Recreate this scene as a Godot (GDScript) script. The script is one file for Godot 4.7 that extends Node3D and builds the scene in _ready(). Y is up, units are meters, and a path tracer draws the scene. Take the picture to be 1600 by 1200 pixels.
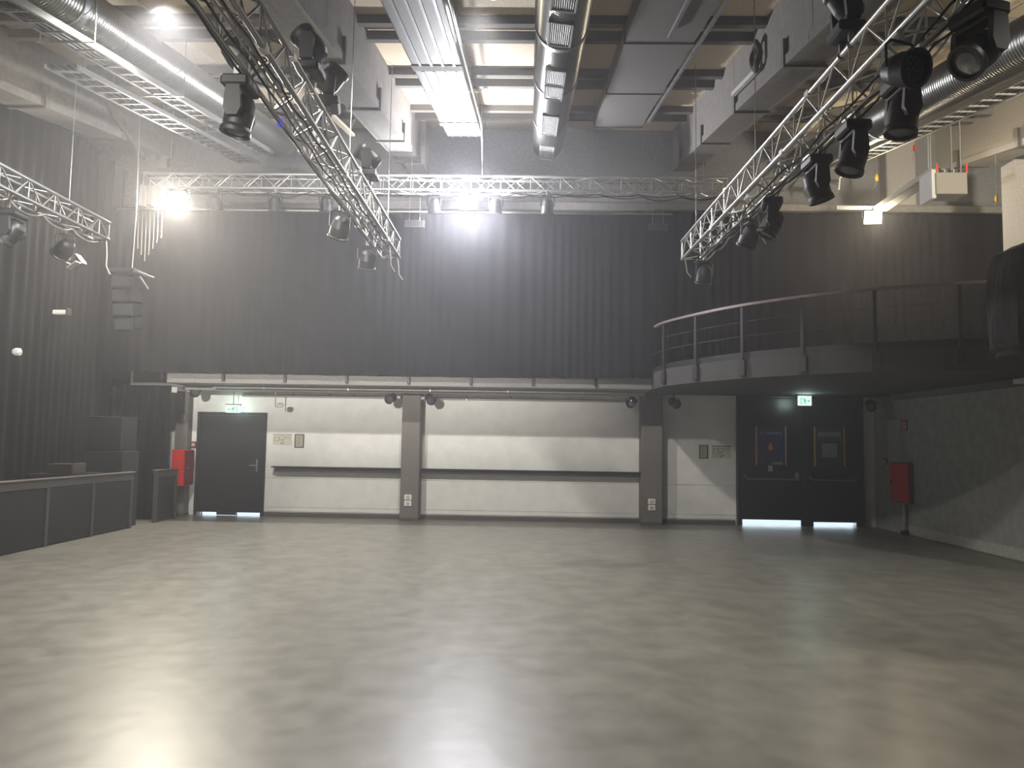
extends Node3D
# A black-box event hall: sealed concrete floor, white back wall under a balcony, black drapes, lighting trusses, ducts and trays under a sloping roof.
# x right, y up, depth d = -z. Roof parts climb with depth: height = 1.65 + rel + SLOPE * d.
const SLOPE := 0.179
const EYE := 1.65
const DECK := 3.87
const TOP := 3.865
var M := {}
var rng := RandomNumberGenerator.new()
var head_proto: Node3D
var par_proto: Node3D

func _ready() -> void:
	# ---- camera, sky, lights, exposure ----
	var cam := Camera3D.new()
	cam.name = "camera"
	cam.position = Vector3(0, EYE, 0)
	cam.rotation = Vector3(atan(90.0 / 1200.0), atan(25.0 / 1200.0), 0.016)
	cam.fov = rad_to_deg(2.0 * atan(600.0 / 1200.0))
	cam.near = 0.05
	cam.far = 200.0
	add_child(cam)
	cam.current = true
	var env := Environment.new()
	env.background_mode = Environment.BG_COLOR
	env.background_color = Color(0.88, 0.95, 1.0)
	env.background_energy_multiplier = 9.0
	env.tonemap_mode = Environment.TONE_MAPPER_LINEAR
	env.tonemap_exposure = 0.40
	env.sdfgi_enabled = true
	env.ssao_enabled = true
	env.ssil_enabled = true
	env.volumetric_fog_enabled = true
	env.volumetric_fog_density = 0.0088
	env.volumetric_fog_albedo = Color(0.97, 0.97, 1.0)
	env.volumetric_fog_anisotropy = 0.6
	var we := WorldEnvironment.new()
	we.name = "world_environment"
	we.environment = env
	add_child(we)
	rng.seed = 71
	materials()
	# lamps: position, tilt down, turn, energy, colour
	flood("work_floodlight", "blinding white floodlight hanging under the left end of the back truss", Vector3(-6.74, 6.387, -14.285), 0.8, 0.0, 95.0, Color(1, 0.96, 0.88), 0.16, 70.0)
	flood("work_floodlight", "blinding cool white floodlight under the back truss near the middle of the black curtain", Vector3(-1.19, 6.387, -14.285), 0.35, 0.0, 80.0, Color(0.97, 0.97, 1.0), 0.22)
	flood("work_floodlight", "warm floodlight fixed under the lower cable tray over the right balcony", Vector3(6.70, 6.30, -14.88), 0.3, -0.1, 14.0, Color(1, 0.93, 0.8), 0.14)
	flood("work_floodlight", "floodlight hung from the roof deck left of the ribbed cable tray, above the frame", Vector3(-4.3, 6.97, -8.5), 1.40, PI + 0.1, 110.0, Color(1, 0.985, 0.95), 0.0, 71.0)
	flood("work_floodlight", "floodlight hung from the roof deck between ribbed cable tray and round duct, above the frame", Vector3(-0.55, 6.97, -8.5), 1.2, PI + 0.55, 60.0, Color(1, 0.985, 0.95), 0.0, 72.0)
	flood("work_floodlight", "floodlight hung from the roof deck right of the right truss, above the frame", Vector3(4.4, 6.13, -3.7), 1.5, PI, 36.0, Color(1, 0.97, 0.92), 0.0, 50.0)
	fresnel("stage_lamp", "stage lamp on a tall stand by the right wall, aimed at the roof", Vector3(6.2, 4.0, -3.6), Vector3(8.2, 7.7, -12.5), 380.0, Color(1, 0.96, 0.88), 29.0, 4.0)
	fresnel("stage_lamp", "stage lamp behind the rear parapet, out of the picture", Vector3(-5.0, 4.0, 5.0), Vector3(-4.6, 2.5, -16.3), 1500.0, Color(1, 0.985, 0.95), 19.5, 1.0)
	shell()
	rear_balcony()
	roof()
	balcony()
	drapes()
	back_wall_things()
	right_wall_things()
	left_side_things()
	trusses()
	roof_services()
	right_balcony_things()

# ---------------------------------------------------------------- helpers
func V(x: float, h: float, d: float) -> Vector3:
	return Vector3(x, h, -d)

func cy(rel: float, d: float) -> float:
	return EYE + rel + SLOPE * d

func mb() -> SurfaceTool:
	var st := SurfaceTool.new()
	st.begin(Mesh.PRIMITIVE_TRIANGLES)
	return st

func face(st: SurfaceTool, p: Array, out: Vector3, uv: Array = []) -> void:
	var n: Vector3 = (p[1] - p[0]).cross(p[2] - p[0]).normalized()
	var q := p.duplicate()
	var w := uv.duplicate()
	if n.dot(out) < 0.0:
		q.reverse()
		w.reverse()
		n = -n
	for k in range(1, q.size() - 1):
		for i in [0, k + 1, k]:
			st.set_normal(n)
			if w.size():
				st.set_uv(w[i])
			st.add_vertex(q[i])

# chamfered box about its own centre
func box(st: SurfaceTool, c: Vector3, s: Vector3, b := 0.0, basis := Basis.IDENTITY) -> void:
	var h := s * 0.5
	if b <= 0.0:
		for a in 3:
			for sg in [-1.0, 1.0]:
				var pts := []
				for q in [[-1, -1], [1, -1], [1, 1], [-1, 1]]:
					var v := Vector3.ZERO
					v[a] = sg * h[a]
					v[(a + 1) % 3] = q[0] * h[(a + 1) % 3]
					v[(a + 2) % 3] = q[1] * h[(a + 2) % 3]
					pts.append(c + basis * v)
				var o := Vector3.ZERO
				o[a] = sg
				face(st, pts, basis * o)
		return
	var pt := func(sx: float, sy: float, sz: float, a: int) -> Vector3:
		var v := Vector3(sx * h.x, sy * h.y, sz * h.z)
		var sgn := Vector3(sx, sy, sz)
		for k in 3:
			if k != a:
				v[k] -= sgn[k] * b
		return c + basis * v
	for a in 3:
		for sg in [-1.0, 1.0]:
			var pts := []
			for q in [[-1, -1], [1, -1], [1, 1], [-1, 1]]:
				var g := Vector3.ZERO
				g[a] = sg
				g[(a + 1) % 3] = q[0]
				g[(a + 2) % 3] = q[1]
				pts.append(pt.call(g.x, g.y, g.z, a))
			var o := Vector3.ZERO
			o[a] = sg
			face(st, pts, basis * o)
		# edges along axis a
		var a1 := (a + 1) % 3
		var a2 := (a + 2) % 3
		for q in [[-1, -1], [1, -1], [1, 1], [-1, 1]]:
			var pts := []
			for e in [[-1.0, a1], [1.0, a1], [1.0, a2], [-1.0, a2]]:
				var g := Vector3.ZERO
				g[a] = e[0]
				g[a1] = q[0]
				g[a2] = q[1]
				pts.append(pt.call(g.x, g.y, g.z, e[1]))
			var o := Vector3.ZERO
			o[a1] = q[0]
			o[a2] = q[1]
			face(st, pts, basis * o)
	for sx in [-1.0, 1.0]:
		for sy in [-1.0, 1.0]:
			for sz in [-1.0, 1.0]:
				face(st, [pt.call(sx, sy, sz, 0), pt.call(sx, sy, sz, 1), pt.call(sx, sy, sz, 2)], basis * Vector3(sx, sy, sz))

# axis-aligned box from ranges (x, height, depth)
func rng_box(st: SurfaceTool, x0: float, x1: float, y0: float, y1: float, d0: float, d1: float, b := 0.0) -> void:
	box(st, V((x0 + x1) / 2, (y0 + y1) / 2, (d0 + d1) / 2), Vector3(absf(x1 - x0), absf(y1 - y0), absf(d1 - d0)), b)

# box that climbs with the roof
func slope_box(st: SurfaceTool, x0: float, x1: float, r0: float, r1: float, d0: float, d1: float) -> void:
	var p := func(x: float, r: float, d: float) -> Vector3: return V(x, cy(r, d), d)
	face(st, [p.call(x0, r0, d0), p.call(x0, r1, d0), p.call(x0, r1, d1), p.call(x0, r0, d1)], Vector3(-1, 0, 0))
	face(st, [p.call(x1, r0, d0), p.call(x1, r1, d0), p.call(x1, r1, d1), p.call(x1, r0, d1)], Vector3(1, 0, 0))
	face(st, [p.call(x0, r0, d0), p.call(x1, r0, d0), p.call(x1, r0, d1), p.call(x0, r0, d1)], Vector3(0, -1, 0))
	face(st, [p.call(x0, r1, d0), p.call(x1, r1, d0), p.call(x1, r1, d1), p.call(x0, r1, d1)], Vector3(0, 1, 0))
	face(st, [p.call(x0, r0, d0), p.call(x1, r0, d0), p.call(x1, r1, d0), p.call(x0, r1, d0)], Vector3(0, 0, 1))
	face(st, [p.call(x0, r0, d1), p.call(x1, r0, d1), p.call(x1, r1, d1), p.call(x0, r1, d1)], Vector3(0, 0, -1))

func smooth_quad(st: SurfaceTool, a: Array, b: Array, c: Array, d: Array) -> void:
	# each entry [position, normal], order counter-clockwise seen from outside
	for t in [a, c, b, a, d, c]:
		st.set_normal(t[1])
		st.add_vertex(t[0])

func tube(st: SurfaceTool, pts: Array, r: float, n := 8, caps := true) -> void:
	var rings := []
	var up := Vector3.UP
	for i in pts.size():
		var t: Vector3 = (pts[mini(i + 1, pts.size() - 1)] - pts[maxi(i - 1, 0)]).normalized()
		if absf(t.dot(up)) > 0.97:
			up = Vector3.RIGHT if absf(t.x) < 0.9 else Vector3.BACK
		var s := t.cross(up).normalized()
		up = s.cross(t).normalized()
		var ring := []
		for k in n:
			var a := TAU * k / n
			var nn := s * cos(a) + up * sin(a)
			ring.append([pts[i] + nn * r, nn])
		rings.append(ring)
	for i in rings.size() - 1:
		for k in n:
			var k2 := (k + 1) % n
			var mid: Vector3 = rings[i][k][1] + rings[i][k2][1]
			var a = rings[i][k]
			var b = rings[i][k2]
			var c = rings[i + 1][k2]
			var d = rings[i + 1][k]
			if (b[0] - a[0]).cross(c[0] - a[0]).dot(mid) < 0:
				smooth_quad(st, a, d, c, b)
			else:
				smooth_quad(st, a, b, c, d)
	if caps:
		for e in [0, rings.size() - 1]:
			var cap := []
			for q in rings[e]:
				cap.append(q[0])
			var o: Vector3 = pts[0] - pts[1] if e == 0 else pts[-1] - pts[-2]
			face(st, cap, o)

# lathe: profile of Vector2(radius, along) round the axis of basis.y
func lathe(st: SurfaceTool, prof: Array, at: Vector3, basis := Basis.IDENTITY, n := 20) -> void:
	for i in prof.size() - 1:
		var p0: Vector2 = prof[i]
		var p1: Vector2 = prof[i + 1]
		var nrm := Vector2(p1.y - p0.y, p0.x - p1.x).normalized()
		for k in n:
			var a0 := TAU * k / n
			var a1 := TAU * (k + 1) / n
			var d0 := Vector3(cos(a0), 0, sin(a0))
			var d1 := Vector3(cos(a1), 0, sin(a1))
			var q := []
			for e in [[d0, p0], [d1, p0], [d1, p1], [d0, p1]]:
				q.append([at + basis * (e[0] * e[1].x + Vector3.UP * e[1].y), (basis * (e[0] * nrm.x + Vector3.UP * nrm.y)).normalized()])
			# d0 -> d1 turns clockwise about +y, so this order faces inwards: reverse
			smooth_quad(st, q[0], q[3], q[2], q[1])

# vertical prism over a plan outline of Vector2(x, depth)
func plan_prism(st: SurfaceTool, plan: PackedVector2Array, y0: float, y1: float) -> void:
	var tri := Geometry2D.triangulate_polygon(plan)
	for k in range(0, tri.size(), 3):
		var lo := []
		var hi := []
		for i in 3:
			var p: Vector2 = plan[tri[k + i]]
			lo.append(V(p.x, y0, p.y))
			hi.append(V(p.x, y1, p.y))
		face(st, lo, Vector3.DOWN)
		face(st, hi, Vector3.UP)
	var n := plan.size()
	for i in n:
		var a := plan[i]
		var b := plan[(i + 1) % n]
		var o := Vector2(b.y - a.y, a.x - b.x)
		if Geometry2D.is_point_in_polygon((a + b) / 2 + o.normalized() * 0.01, plan):
			o = -o
		face(st, [V(a.x, y0, a.y), V(b.x, y0, b.y), V(b.x, y1, b.y), V(a.x, y1, a.y)], Vector3(o.x, 0, -o.y))

# side prism: outline of Vector2(a, b) on the axes u, v, given depth along w
func prism(st: SurfaceTool, outline: Array, at: Vector3, u: Vector3, v: Vector3, w: Vector3) -> void:
	var pk := PackedVector2Array(outline)
	var tri := Geometry2D.triangulate_polygon(pk)
	for k in range(0, tri.size(), 3):
		var f := []
		var g := []
		for i in 3:
			var p := pk[tri[k + i]]
			f.append(at + u * p.x + v * p.y)
			g.append(at + u * p.x + v * p.y + w)
		face(st, f, -w)
		face(st, g, w)
	var n := pk.size()
	for i in n:
		var a := pk[i]
		var b := pk[(i + 1) % n]
		var o := Vector2(b.y - a.y, a.x - b.x)
		if Geometry2D.is_point_in_polygon((a + b) / 2 + o.normalized() * 0.0005, pk):
			o = -o
		var pa := at + u * a.x + v * a.y
		var pb := at + u * b.x + v * b.y
		face(st, [pa, pb, pb + w, pa + w], u * o.x + v * o.y)

# commits a SurfaceTool whose points are in the axes of `frame` (world if none)
func part(called: String, st: SurfaceTool, m: Material, parent: Node3D, local := false) -> MeshInstance3D:
	var o := MeshInstance3D.new()
	o.name = called
	o.mesh = st.commit()
	o.material_override = m
	o.cast_shadow = GeometryInstance3D.SHADOW_CASTING_SETTING_ON
	parent.add_child(o, true)
	if not local and parent != self:
		var p: Node3D = parent
		while p != self and p != null:
			o.position -= p.position
			p = p.get_parent() as Node3D
	return o

func shared(called: String, mesh: Mesh, m: Material, parent: Node3D, t: Transform3D) -> MeshInstance3D:
	var o := MeshInstance3D.new()
	o.name = called
	o.mesh = mesh
	o.material_override = m
	o.transform = t
	parent.add_child(o, true)
	return o

func tag(o: Node3D, label: String, category: String, group := "", kind := "") -> Node3D:
	o.set_meta("label", label)
	o.set_meta("category", category)
	if group != "":
		o.set_meta("group", group)
	if kind != "":
		o.set_meta("kind", kind)
	return o

var used := {}
func numbered(called: String) -> String:
	var n: int = used.get(called, -1) + 1
	used[called] = n
	return called if n == 0 else "%s_%03d" % [called, n]

func thing(called: String, label: String, category: String, at := Vector3.ZERO, group := "", kind := "") -> Node3D:
	var o := Node3D.new()
	o.name = numbered(called)
	o.position = at
	add_child(o, true)
	return tag(o, label, category, group, kind)

func single(called: String, label: String, category: String, st: SurfaceTool, m: Material, group := "", kind := "") -> MeshInstance3D:
	var o := part(numbered(called), st, m, self)
	tag(o, label, category, group, kind)
	return o

func along(a: Vector3, b: Vector3) -> Transform3D:
	var y := (b - a).normalized()
	var x := y.cross(Vector3.UP if absf(y.y) < 0.95 else Vector3.RIGHT).normalized()
	return Transform3D(Basis(x, y, x.cross(y)), (a + b) / 2)

func rod_mesh(r: float, l: float, n := 8) -> CylinderMesh:
	var c := CylinderMesh.new()
	c.top_radius = r
	c.bottom_radius = r
	c.height = l
	c.radial_segments = n
	c.rings = 1
	return c

# ---------------------------------------------------------------- materials
func noise_tex(freq: float, octaves: int, seed_: int, a: float, b: float, size := 512, bump := false, warp := false) -> NoiseTexture2D:
	var n := FastNoiseLite.new()
	n.noise_type = FastNoiseLite.TYPE_SIMPLEX_SMOOTH
	n.frequency = freq
	n.fractal_octaves = octaves
	n.seed = seed_
	if warp:
		n.domain_warp_enabled = true
		n.domain_warp_amplitude = 40.0
		n.domain_warp_frequency = 0.01
	var t := NoiseTexture2D.new()
	t.width = size
	t.height = size
	t.seamless = true
	t.noise = n
	t.normalize = true
	if not bump:
		var g := Gradient.new()
		g.set_color(0, Color(a, a, a))
		g.set_color(1, Color(b, b, b))
		t.color_ramp = g
	return t

func mat(called: String, c: Color, rough: float, metal := 0.0, tex: Texture2D = null, scale := 1.0, spec := 0.5) -> StandardMaterial3D:
	var m := StandardMaterial3D.new()
	m.resource_name = called
	m.albedo_color = c
	m.roughness = rough
	m.metallic = metal
	m.metallic_specular = spec
	if tex:
		m.albedo_texture = tex
		m.uv1_triplanar = true
		m.uv1_world_triplanar = true
		m.uv1_scale = Vector3.ONE * scale
	M[called] = m
	return m

func materials() -> void:
	var blotch := noise_tex(0.008, 5, 3, 0.86, 1.0, 1024, false, true)
	var fine := noise_tex(0.05, 4, 8, 0.86, 1.0)
	var faint := noise_tex(0.01, 3, 18, 0.95, 1.0)
	var cloud := noise_tex(0.010, 6, 3, 0.82, 1.0, 1024, false, true)
	var fl := mat("floor", Color(0.465, 0.455, 0.42), 0.42, 0.0, cloud, 0.22, 0.71)
	var rt := noise_tex(0.012, 5, 21, 0.80, 1.0, 1024, false, true)
	fl.roughness_texture = rt
	fl.roughness = 0.40
	fl.heightmap_enabled = false
	fl.normal_enabled = true
	var nt := noise_tex(0.03, 4, 5, 0, 1, 512, true)
	nt.as_normal_map = true
	nt.bump_strength = 1.2
	fl.normal_texture = nt
	fl.normal_scale = 0.10
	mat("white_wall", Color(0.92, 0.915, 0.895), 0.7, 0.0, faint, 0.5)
	mat("grey_wall", Color(0.50, 0.50, 0.49), 0.85, 0.0, fine, 0.4)
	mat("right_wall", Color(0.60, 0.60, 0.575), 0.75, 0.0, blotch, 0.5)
	mat("worn_white", Color(0.72, 0.71, 0.67), 0.75, 0.0, cloud, 1.2)
	mat("access", Color(0.63, 0.64, 0.63), 0.6)
	mat("dark_wall", Color(0.20, 0.20, 0.20), 0.9, 0.0, fine, 0.4)
	mat("concrete", Color(0.50, 0.485, 0.46), 0.85, 0.0, blotch, 0.7)
	mat("deck", Color(0.86, 0.80, 0.69), 0.8, 0.0, fine, 0.6)
	mat("deck_wood", Color(0.80, 0.73, 0.61), 0.8, 0.0, fine, 0.9)
	mat("purlin", Color(0.42, 0.41, 0.39), 0.8, 0.0, fine, 0.8)
	mat("column", Color(0.47, 0.45, 0.43), 0.75, 0.0, fine, 0.8)
	mat("slab", Color(0.66, 0.64, 0.61), 0.8, 0.0, fine, 0.7)
	mat("slab_light", Color(0.80, 0.77, 0.72), 0.8, 0.0, fine, 0.7)
	mat("slab_front", Color(0.53, 0.52, 0.505), 0.8, 0.0, fine, 0.7)
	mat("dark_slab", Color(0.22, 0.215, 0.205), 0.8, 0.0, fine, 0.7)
	mat("skirting", Color(0.33, 0.31, 0.29), 0.6)
	var cu := mat("curtain", Color(0.09, 0.09, 0.095), 0.95, 0.0, fine, 3.0, 0.2)
	cu.rim_enabled = true
	cu.rim = 0.12
	mat("black_door", Color(0.065, 0.065, 0.08), 0.32, 0.0, null, 1.0, 0.5)
	mat("grey_door", Color(0.085, 0.085, 0.09), 0.5)
	mat("black", Color(0.07, 0.07, 0.075), 0.5)
	mat("black_matte", Color(0.06, 0.06, 0.062), 0.9)
	mat("black_gloss", Color(0.05, 0.05, 0.055), 0.2)
	mat("charcoal", Color(0.095, 0.093, 0.095), 0.7)
	mat("aluminium", Color(0.83, 0.83, 0.82), 0.32, 0.85)
	mat("steel", Color(0.66, 0.66, 0.65), 0.38, 0.9)
	mat("galvanised", Color(0.60, 0.61, 0.61), 0.5, 0.8, noise_tex(0.03, 3, 14, 0.75, 1.0), 2.0)
	mat("tray", Color(0.50, 0.50, 0.49), 0.6, 0.3, noise_tex(0.03, 3, 14, 0.8, 1.0), 2.0)
	mat("aluminium_dull", Color(0.52, 0.52, 0.51), 0.4, 0.85)
	mat("duct", Color(0.60, 0.60, 0.58), 0.30, 0.95, fine, 1.0)
	mat("grille", Color(0.52, 0.52, 0.51), 0.6, 0.2)
	mat("rail_dark", Color(0.27, 0.26, 0.25), 0.5, 0.3)
	mat("rail_light", Color(0.52, 0.48, 0.46), 0.4, 0.5)
	mat("post_dark", Color(0.17, 0.165, 0.16), 0.5, 0.3)
	mat("panel_black", Color(0.045, 0.044, 0.044), 0.6)
	mat("red", Color(0.80, 0.05, 0.06), 0.4)
	mat("dark_red", Color(0.42, 0.06, 0.06), 0.5)
	mat("white_plastic", Color(0.93, 0.91, 0.88), 0.4)
	mat("pale_grey", Color(0.74, 0.73, 0.71), 0.6)
	mat("beige_box", Color(0.53, 0.505, 0.47), 0.6)
	mat("pipe", Color(0.58, 0.565, 0.54), 0.45)
	mat("gold", Color(0.86, 0.68, 0.42), 0.35, 0.4)
	mat("yellow", Color(0.9, 0.72, 0.12), 0.5)
	mat("orange", Color(0.85, 0.25, 0.12), 0.5)
	mat("coil", Color(0.25, 0.16, 0.15), 0.7)
	mat("olive", Color(0.12, 0.105, 0.05), 0.7)
	mat("cloth_pale", Color(0.62, 0.61, 0.59), 0.9)
	mat("rope", Color(0.60, 0.58, 0.55), 0.8)
	mat("ground", Color(0.75, 0.77, 0.8), 0.9)
	var lens := mat("lens", Color(0.22, 0.22, 0.24), 0.12, 0.0, null, 1.0, 0.8)
	lens.clearcoat_enabled = true
	lens.clearcoat = 0.6
	var bl := mat("blue_led", Color(0.2, 0.2, 0.9), 0.4)
	bl.emission_enabled = true
	bl.emission = Color(0.25, 0.22, 1.0)
	bl.emission_energy_multiplier = 0.8

# ---------------------------------------------------------------- lamps
# at: point where the yoke hangs; local +z is the beam direction before turning
func flood(called: String, label: String, at: Vector3, tilt: float, turn: float, energy: float, c: Color, drop: float, angle := 78.0) -> void:
	var t := thing(called, label, "floodlight", at, "work floodlights")
	var dr := maxf(drop, 0.16)
	var b := Basis(Vector3.UP, turn) * Basis(Vector3.RIGHT, tilt)
	var ctr := Vector3(0, -dr, 0)
	var st := mb()
	box(st, ctr + b * Vector3(0, 0, -0.03), Vector3(0.34, 0.26, 0.08), 0.012, b)
	for k in 7:
		box(st, ctr + b * Vector3(-0.135 + k * 0.045, 0, -0.09), Vector3(0.012, 0.22, 0.05), 0.0, b)
	part("housing", st, M.black, t, true)
	var g := mb()
	box(g, ctr + b * Vector3(0, 0, 0.017), Vector3(0.325, 0.245, 0.012), 0.004, b)
	var gm := StandardMaterial3D.new()
	gm.resource_name = "lamp_glass"
	gm.albedo_color = Color(0.9, 0.9, 0.9)
	gm.roughness = 0.3
	gm.emission_enabled = true
	gm.emission = c
	gm.emission_energy_multiplier = 36.0 if drop > 0.0 else 4.0
	part("lamp_glass", g, gm, t, true)
	var y := mb()
	var bt := Basis(Vector3.UP, turn)
	tube(y, [ctr + bt * Vector3(-0.185, 0, -0.03), bt * Vector3(-0.185, -dr * 0.25, -0.03), bt * Vector3(0, -0.02, -0.03), bt * Vector3(0.185, -dr * 0.25, -0.03), ctr + bt * Vector3(0.185, 0, -0.03)], 0.009, 6)
	part("yoke", y, M.steel, t, true)
	var cl := mb()
	box(cl, bt * Vector3(0, 0.01, -0.03), Vector3(0.05, 0.07, 0.06), 0.006)
	part("clamp", cl, M.black, t, true)
	var l: Light3D
	if drop > 0.0 and tilt < 0.4:
		l = OmniLight3D.new()
		l.omni_range = 60.0
		l.omni_attenuation = 2.0
	else:
		l = SpotLight3D.new()
		l.spot_range = 60.0
		l.spot_attenuation = 2.0
		l.spot_angle = angle
		l.spot_angle_attenuation = 0.5
		l.basis = b * Basis(Vector3.UP, PI)
	l.name = "lamp_light"
	l.light_color = c
	l.light_energy = energy
	l.light_size = 0.12
	l.shadow_enabled = true
	l.position = ctr + b * Vector3(0, 0, 0.17)
	t.add_child(l)

# a stage lamp with a lens; its narrow beam goes from `at` to `to`
func fresnel(called: String, label: String, at: Vector3, to: Vector3, energy: float, c: Color, angle: float, stand: float) -> void:
	var t := thing(called, label, "stage light", at)
	var fwd := (to - at).normalized()
	var b := Basis.looking_at(fwd)
	var bl := b * Basis(Vector3.RIGHT, -PI / 2)
	var st := mb()
	lathe(st, [Vector2(0.001, -0.30), Vector2(0.10, -0.29), Vector2(0.12, -0.2), Vector2(0.12, 0.0), Vector2(0.135, 0.01), Vector2(0.135, 0.04), Vector2(0.11, 0.04), Vector2(0.10, 0.0), Vector2(0.001, 0.0)], Vector3.ZERO, bl, 20)
	part("shell", st, M.black, t, true)
	st = mb()
	lathe(st, [Vector2(0.10, 0.012), Vector2(0.06, 0.024), Vector2(0.001, 0.03)], Vector3.ZERO, bl, 20)
	var gm := StandardMaterial3D.new()
	gm.albedo_color = Color(0.9, 0.9, 0.9)
	gm.emission_enabled = true
	gm.emission = c
	gm.emission_energy_multiplier = 14.0
	part("lamp_lens", st, gm, t, true)
	st = mb()
	tube(st, [Vector3(-0.15, 0, 0), Vector3(-0.15, -0.2, 0), Vector3(0.15, -0.2, 0), Vector3(0.15, 0, 0)], 0.012, 6)
	tube(st, [Vector3(0, -0.2, 0), Vector3(0, -stand, 0)], 0.02, 8)
	part("stand", st, M.steel, t, true)
	var l := SpotLight3D.new()
	l.name = "lamp_light"
	l.light_color = c
	l.light_energy = energy
	l.light_size = 0.25
	l.spot_range = 60.0
	l.spot_attenuation = 2.0
	l.spot_angle = angle
	l.spot_angle_attenuation = 0.95
	l.shadow_enabled = true
	l.basis = b
	l.position = fwd * 0.16
	t.add_child(l)

# ---------------------------------------------------------------- room shell
func rear_balcony() -> void:
	var st := mb()
	rng_box(st, -10.9, 7.28, 2.69, 3.0, -6.3, -1.5)
	rng_box(st, -10.9, 7.28, 3.0, 3.70, -1.65, -1.5)
	single("slab_balcony", "rear balcony with solid parapet behind the photographer", "balcony", st, M.dark_slab, "", "structure")

func shell() -> void:
	var st := mb()
	rng_box(st, -11.2, 10.7, -0.3, 0.0, -6.3, 16.75)
	single("floor", "sealed grey concrete floor of the hall with cloudy glossy patches", "floor", st, M.floor, "", "structure")
	st = mb()
	rng_box(st, -9.5, 9.5, -0.25, -0.02, 16.75, 21.0)
	single("ground_outside", "pale ground in daylight beyond the doors, seen through the gaps below them", "ground", st, M.ground, "", "structure")
	# back wall, with the two door openings
	var wb := thing("wall_back", "white lower and grey upper back wall behind columns, balcony and curtain", "wall", V(0, 0, 16.3), "", "structure")
	st = mb()
	rng_box(st, -11.2, -7.02, 0, 2.70, 16.3, 16.7)
	rng_box(st, -5.56, 4.42, 0, 2.70, 16.3, 16.7)
	rng_box(st, 6.98, 10.7, 0, 2.70, 16.3, 16.7)
	rng_box(st, -7.02, -5.56, 2.17, 2.70, 16.3, 16.7)
	part("lower_wall", st, M.white_wall, wb)
	st = mb()
	rng_box(st, -11.2, 10.7, 2.70, 9.3, 16.3, 16.7)
	part("upper_wall", st, M.grey_wall, wb)
	# shallow cladding boards with open joints
	for r in [[-5.53, -2.60], [-2.22, 2.36], [2.78, 4.39]]:
		for h in [[0.10, 0.185], [0.19, 0.80], [0.806, 2.66]]:
			st = mb()
			rng_box(st, r[0], r[1], h[0], h[1], 16.285, 16.3, 0.004)
			part("panel", st, M.white_wall, wb)
	st = mb()
	rng_box(st, -7.20, -7.04, 0.08, 2.66, 16.285, 16.3, 0.004)
	part("panel", st, M.white_wall, wb)
	st = mb()
	rng_box(st, -11.2, -10.9, 0, 9, -6.3, 16.7)
	single("wall_left", "dark outer left wall behind the black side drape", "wall", st, M.dark_wall, "", "structure")
	st = mb()
	rng_box(st, 10.4, 10.7, 0, 9, -6.3, 16.7)
	single("wall_right_upper", "outer right wall above the right balcony", "wall", st, M.grey_wall, "", "structure")
	st = mb()
	rng_box(st, 7.28, 7.55, 0, 2.69, -6.3, 16.3)
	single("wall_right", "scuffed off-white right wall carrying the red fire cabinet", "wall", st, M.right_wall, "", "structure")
	st = mb()
	rng_box(st, -11.2, 10.7, 0, 9, -6.6, -6.3)
	single("wall_front", "dark wall behind the photographer", "wall", st, M.dark_wall, "", "structure")
	for s in [["baseboard_back", -5.54, -2.58, "left of the first column"], ["baseboard_back", -2.22, 2.36, "between the two columns"], ["baseboard_back", 2.76, 4.36, "right of the second column"]]:
		st = mb()
		rng_box(st, s[1], s[2], 0.0, 0.085, 16.262, 16.285, 0.005)
		single(s[0], "dark grey skirting at the foot of the white back wall " + s[3], "skirting", st, M.skirting, "", "structure")
	st = mb()
	rng_box(st, 7.255, 7.28, 0.02, 0.20, -6.0, 14.9, 0.006)
	single("baseboard_right", "pale worn skirting along the foot of the right wall", "skirting", st, M.worn_white, "", "structure")
	# columns
	for c in [[-7.42, -7.15, "leftmost grey square column beside the red fire cabinet", 16.06], [-2.60, -2.22, "grey column with white socket between the two wall ledges"], [2.36, 2.78, "dark grey column with white socket at the right end of the long ledge"]]:
		var t := thing("column", c[2], "column", V((c[0] + c[1]) / 2, 0, 15.9), "", "structure")
		st = mb()
		var front: float = c[3] if c.size() > 3 else 15.88
		rng_box(st, c[0], c[1], 0.0, 2.69, front, 16.3, 0.012)
		part("shaft", st, M.column, t)
		st = mb()
		rng_box(st, c[0] - 0.012, c[1] + 0.012, 0.0, 0.06, front - 0.015, 16.29, 0.008)
		part("foot", st, M.skirting, t)
	st = mb()
	rng_box(st, 8.28, 8.66, 3.0, 6.62, 13.0, 13.4, 0.015)
	single("column", "pale column rising on the right balcony at the edge of the picture", "column", st, M.slab, "", "structure")
	# ring beam across the back wall
	st = mb()
	rng_box(st, -10.9, 10.4, 6.54, 6.72, 15.9, 16.3, 0.015)
	single("trim_ledge", "pale ledge running across the back wall behind the rear truss", "ledge", st, M.concrete, "", "structure")
	st = mb()
	rng_box(st, 7.50, 8.12, 6.72, 8.5, 15.98, 16.3, 0.02)
	single("trim_pilaster", "beige pilaster on the back wall under the right cable trays", "pilaster", st, M.slab, "", "structure")
	st = mb()
	rng_box(st, -2.66, -2.22, 7.4, 8.6, 15.6, 16.3, 0.03)
	single("trim_pilaster", "pale pilaster where the left roof beam meets the back wall", "pilaster", st, M.slab, "", "structure")
	st = mb()
	rng_box(st, -7.76, -7.50, 7.15, 8.4, 14.9, 15.3, 0.02)
	single("trim_pilaster", "pale hanging stub of wall at the far end of the left edge beam", "pilaster", st, M.slab, "", "structure")
	doors()

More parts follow.
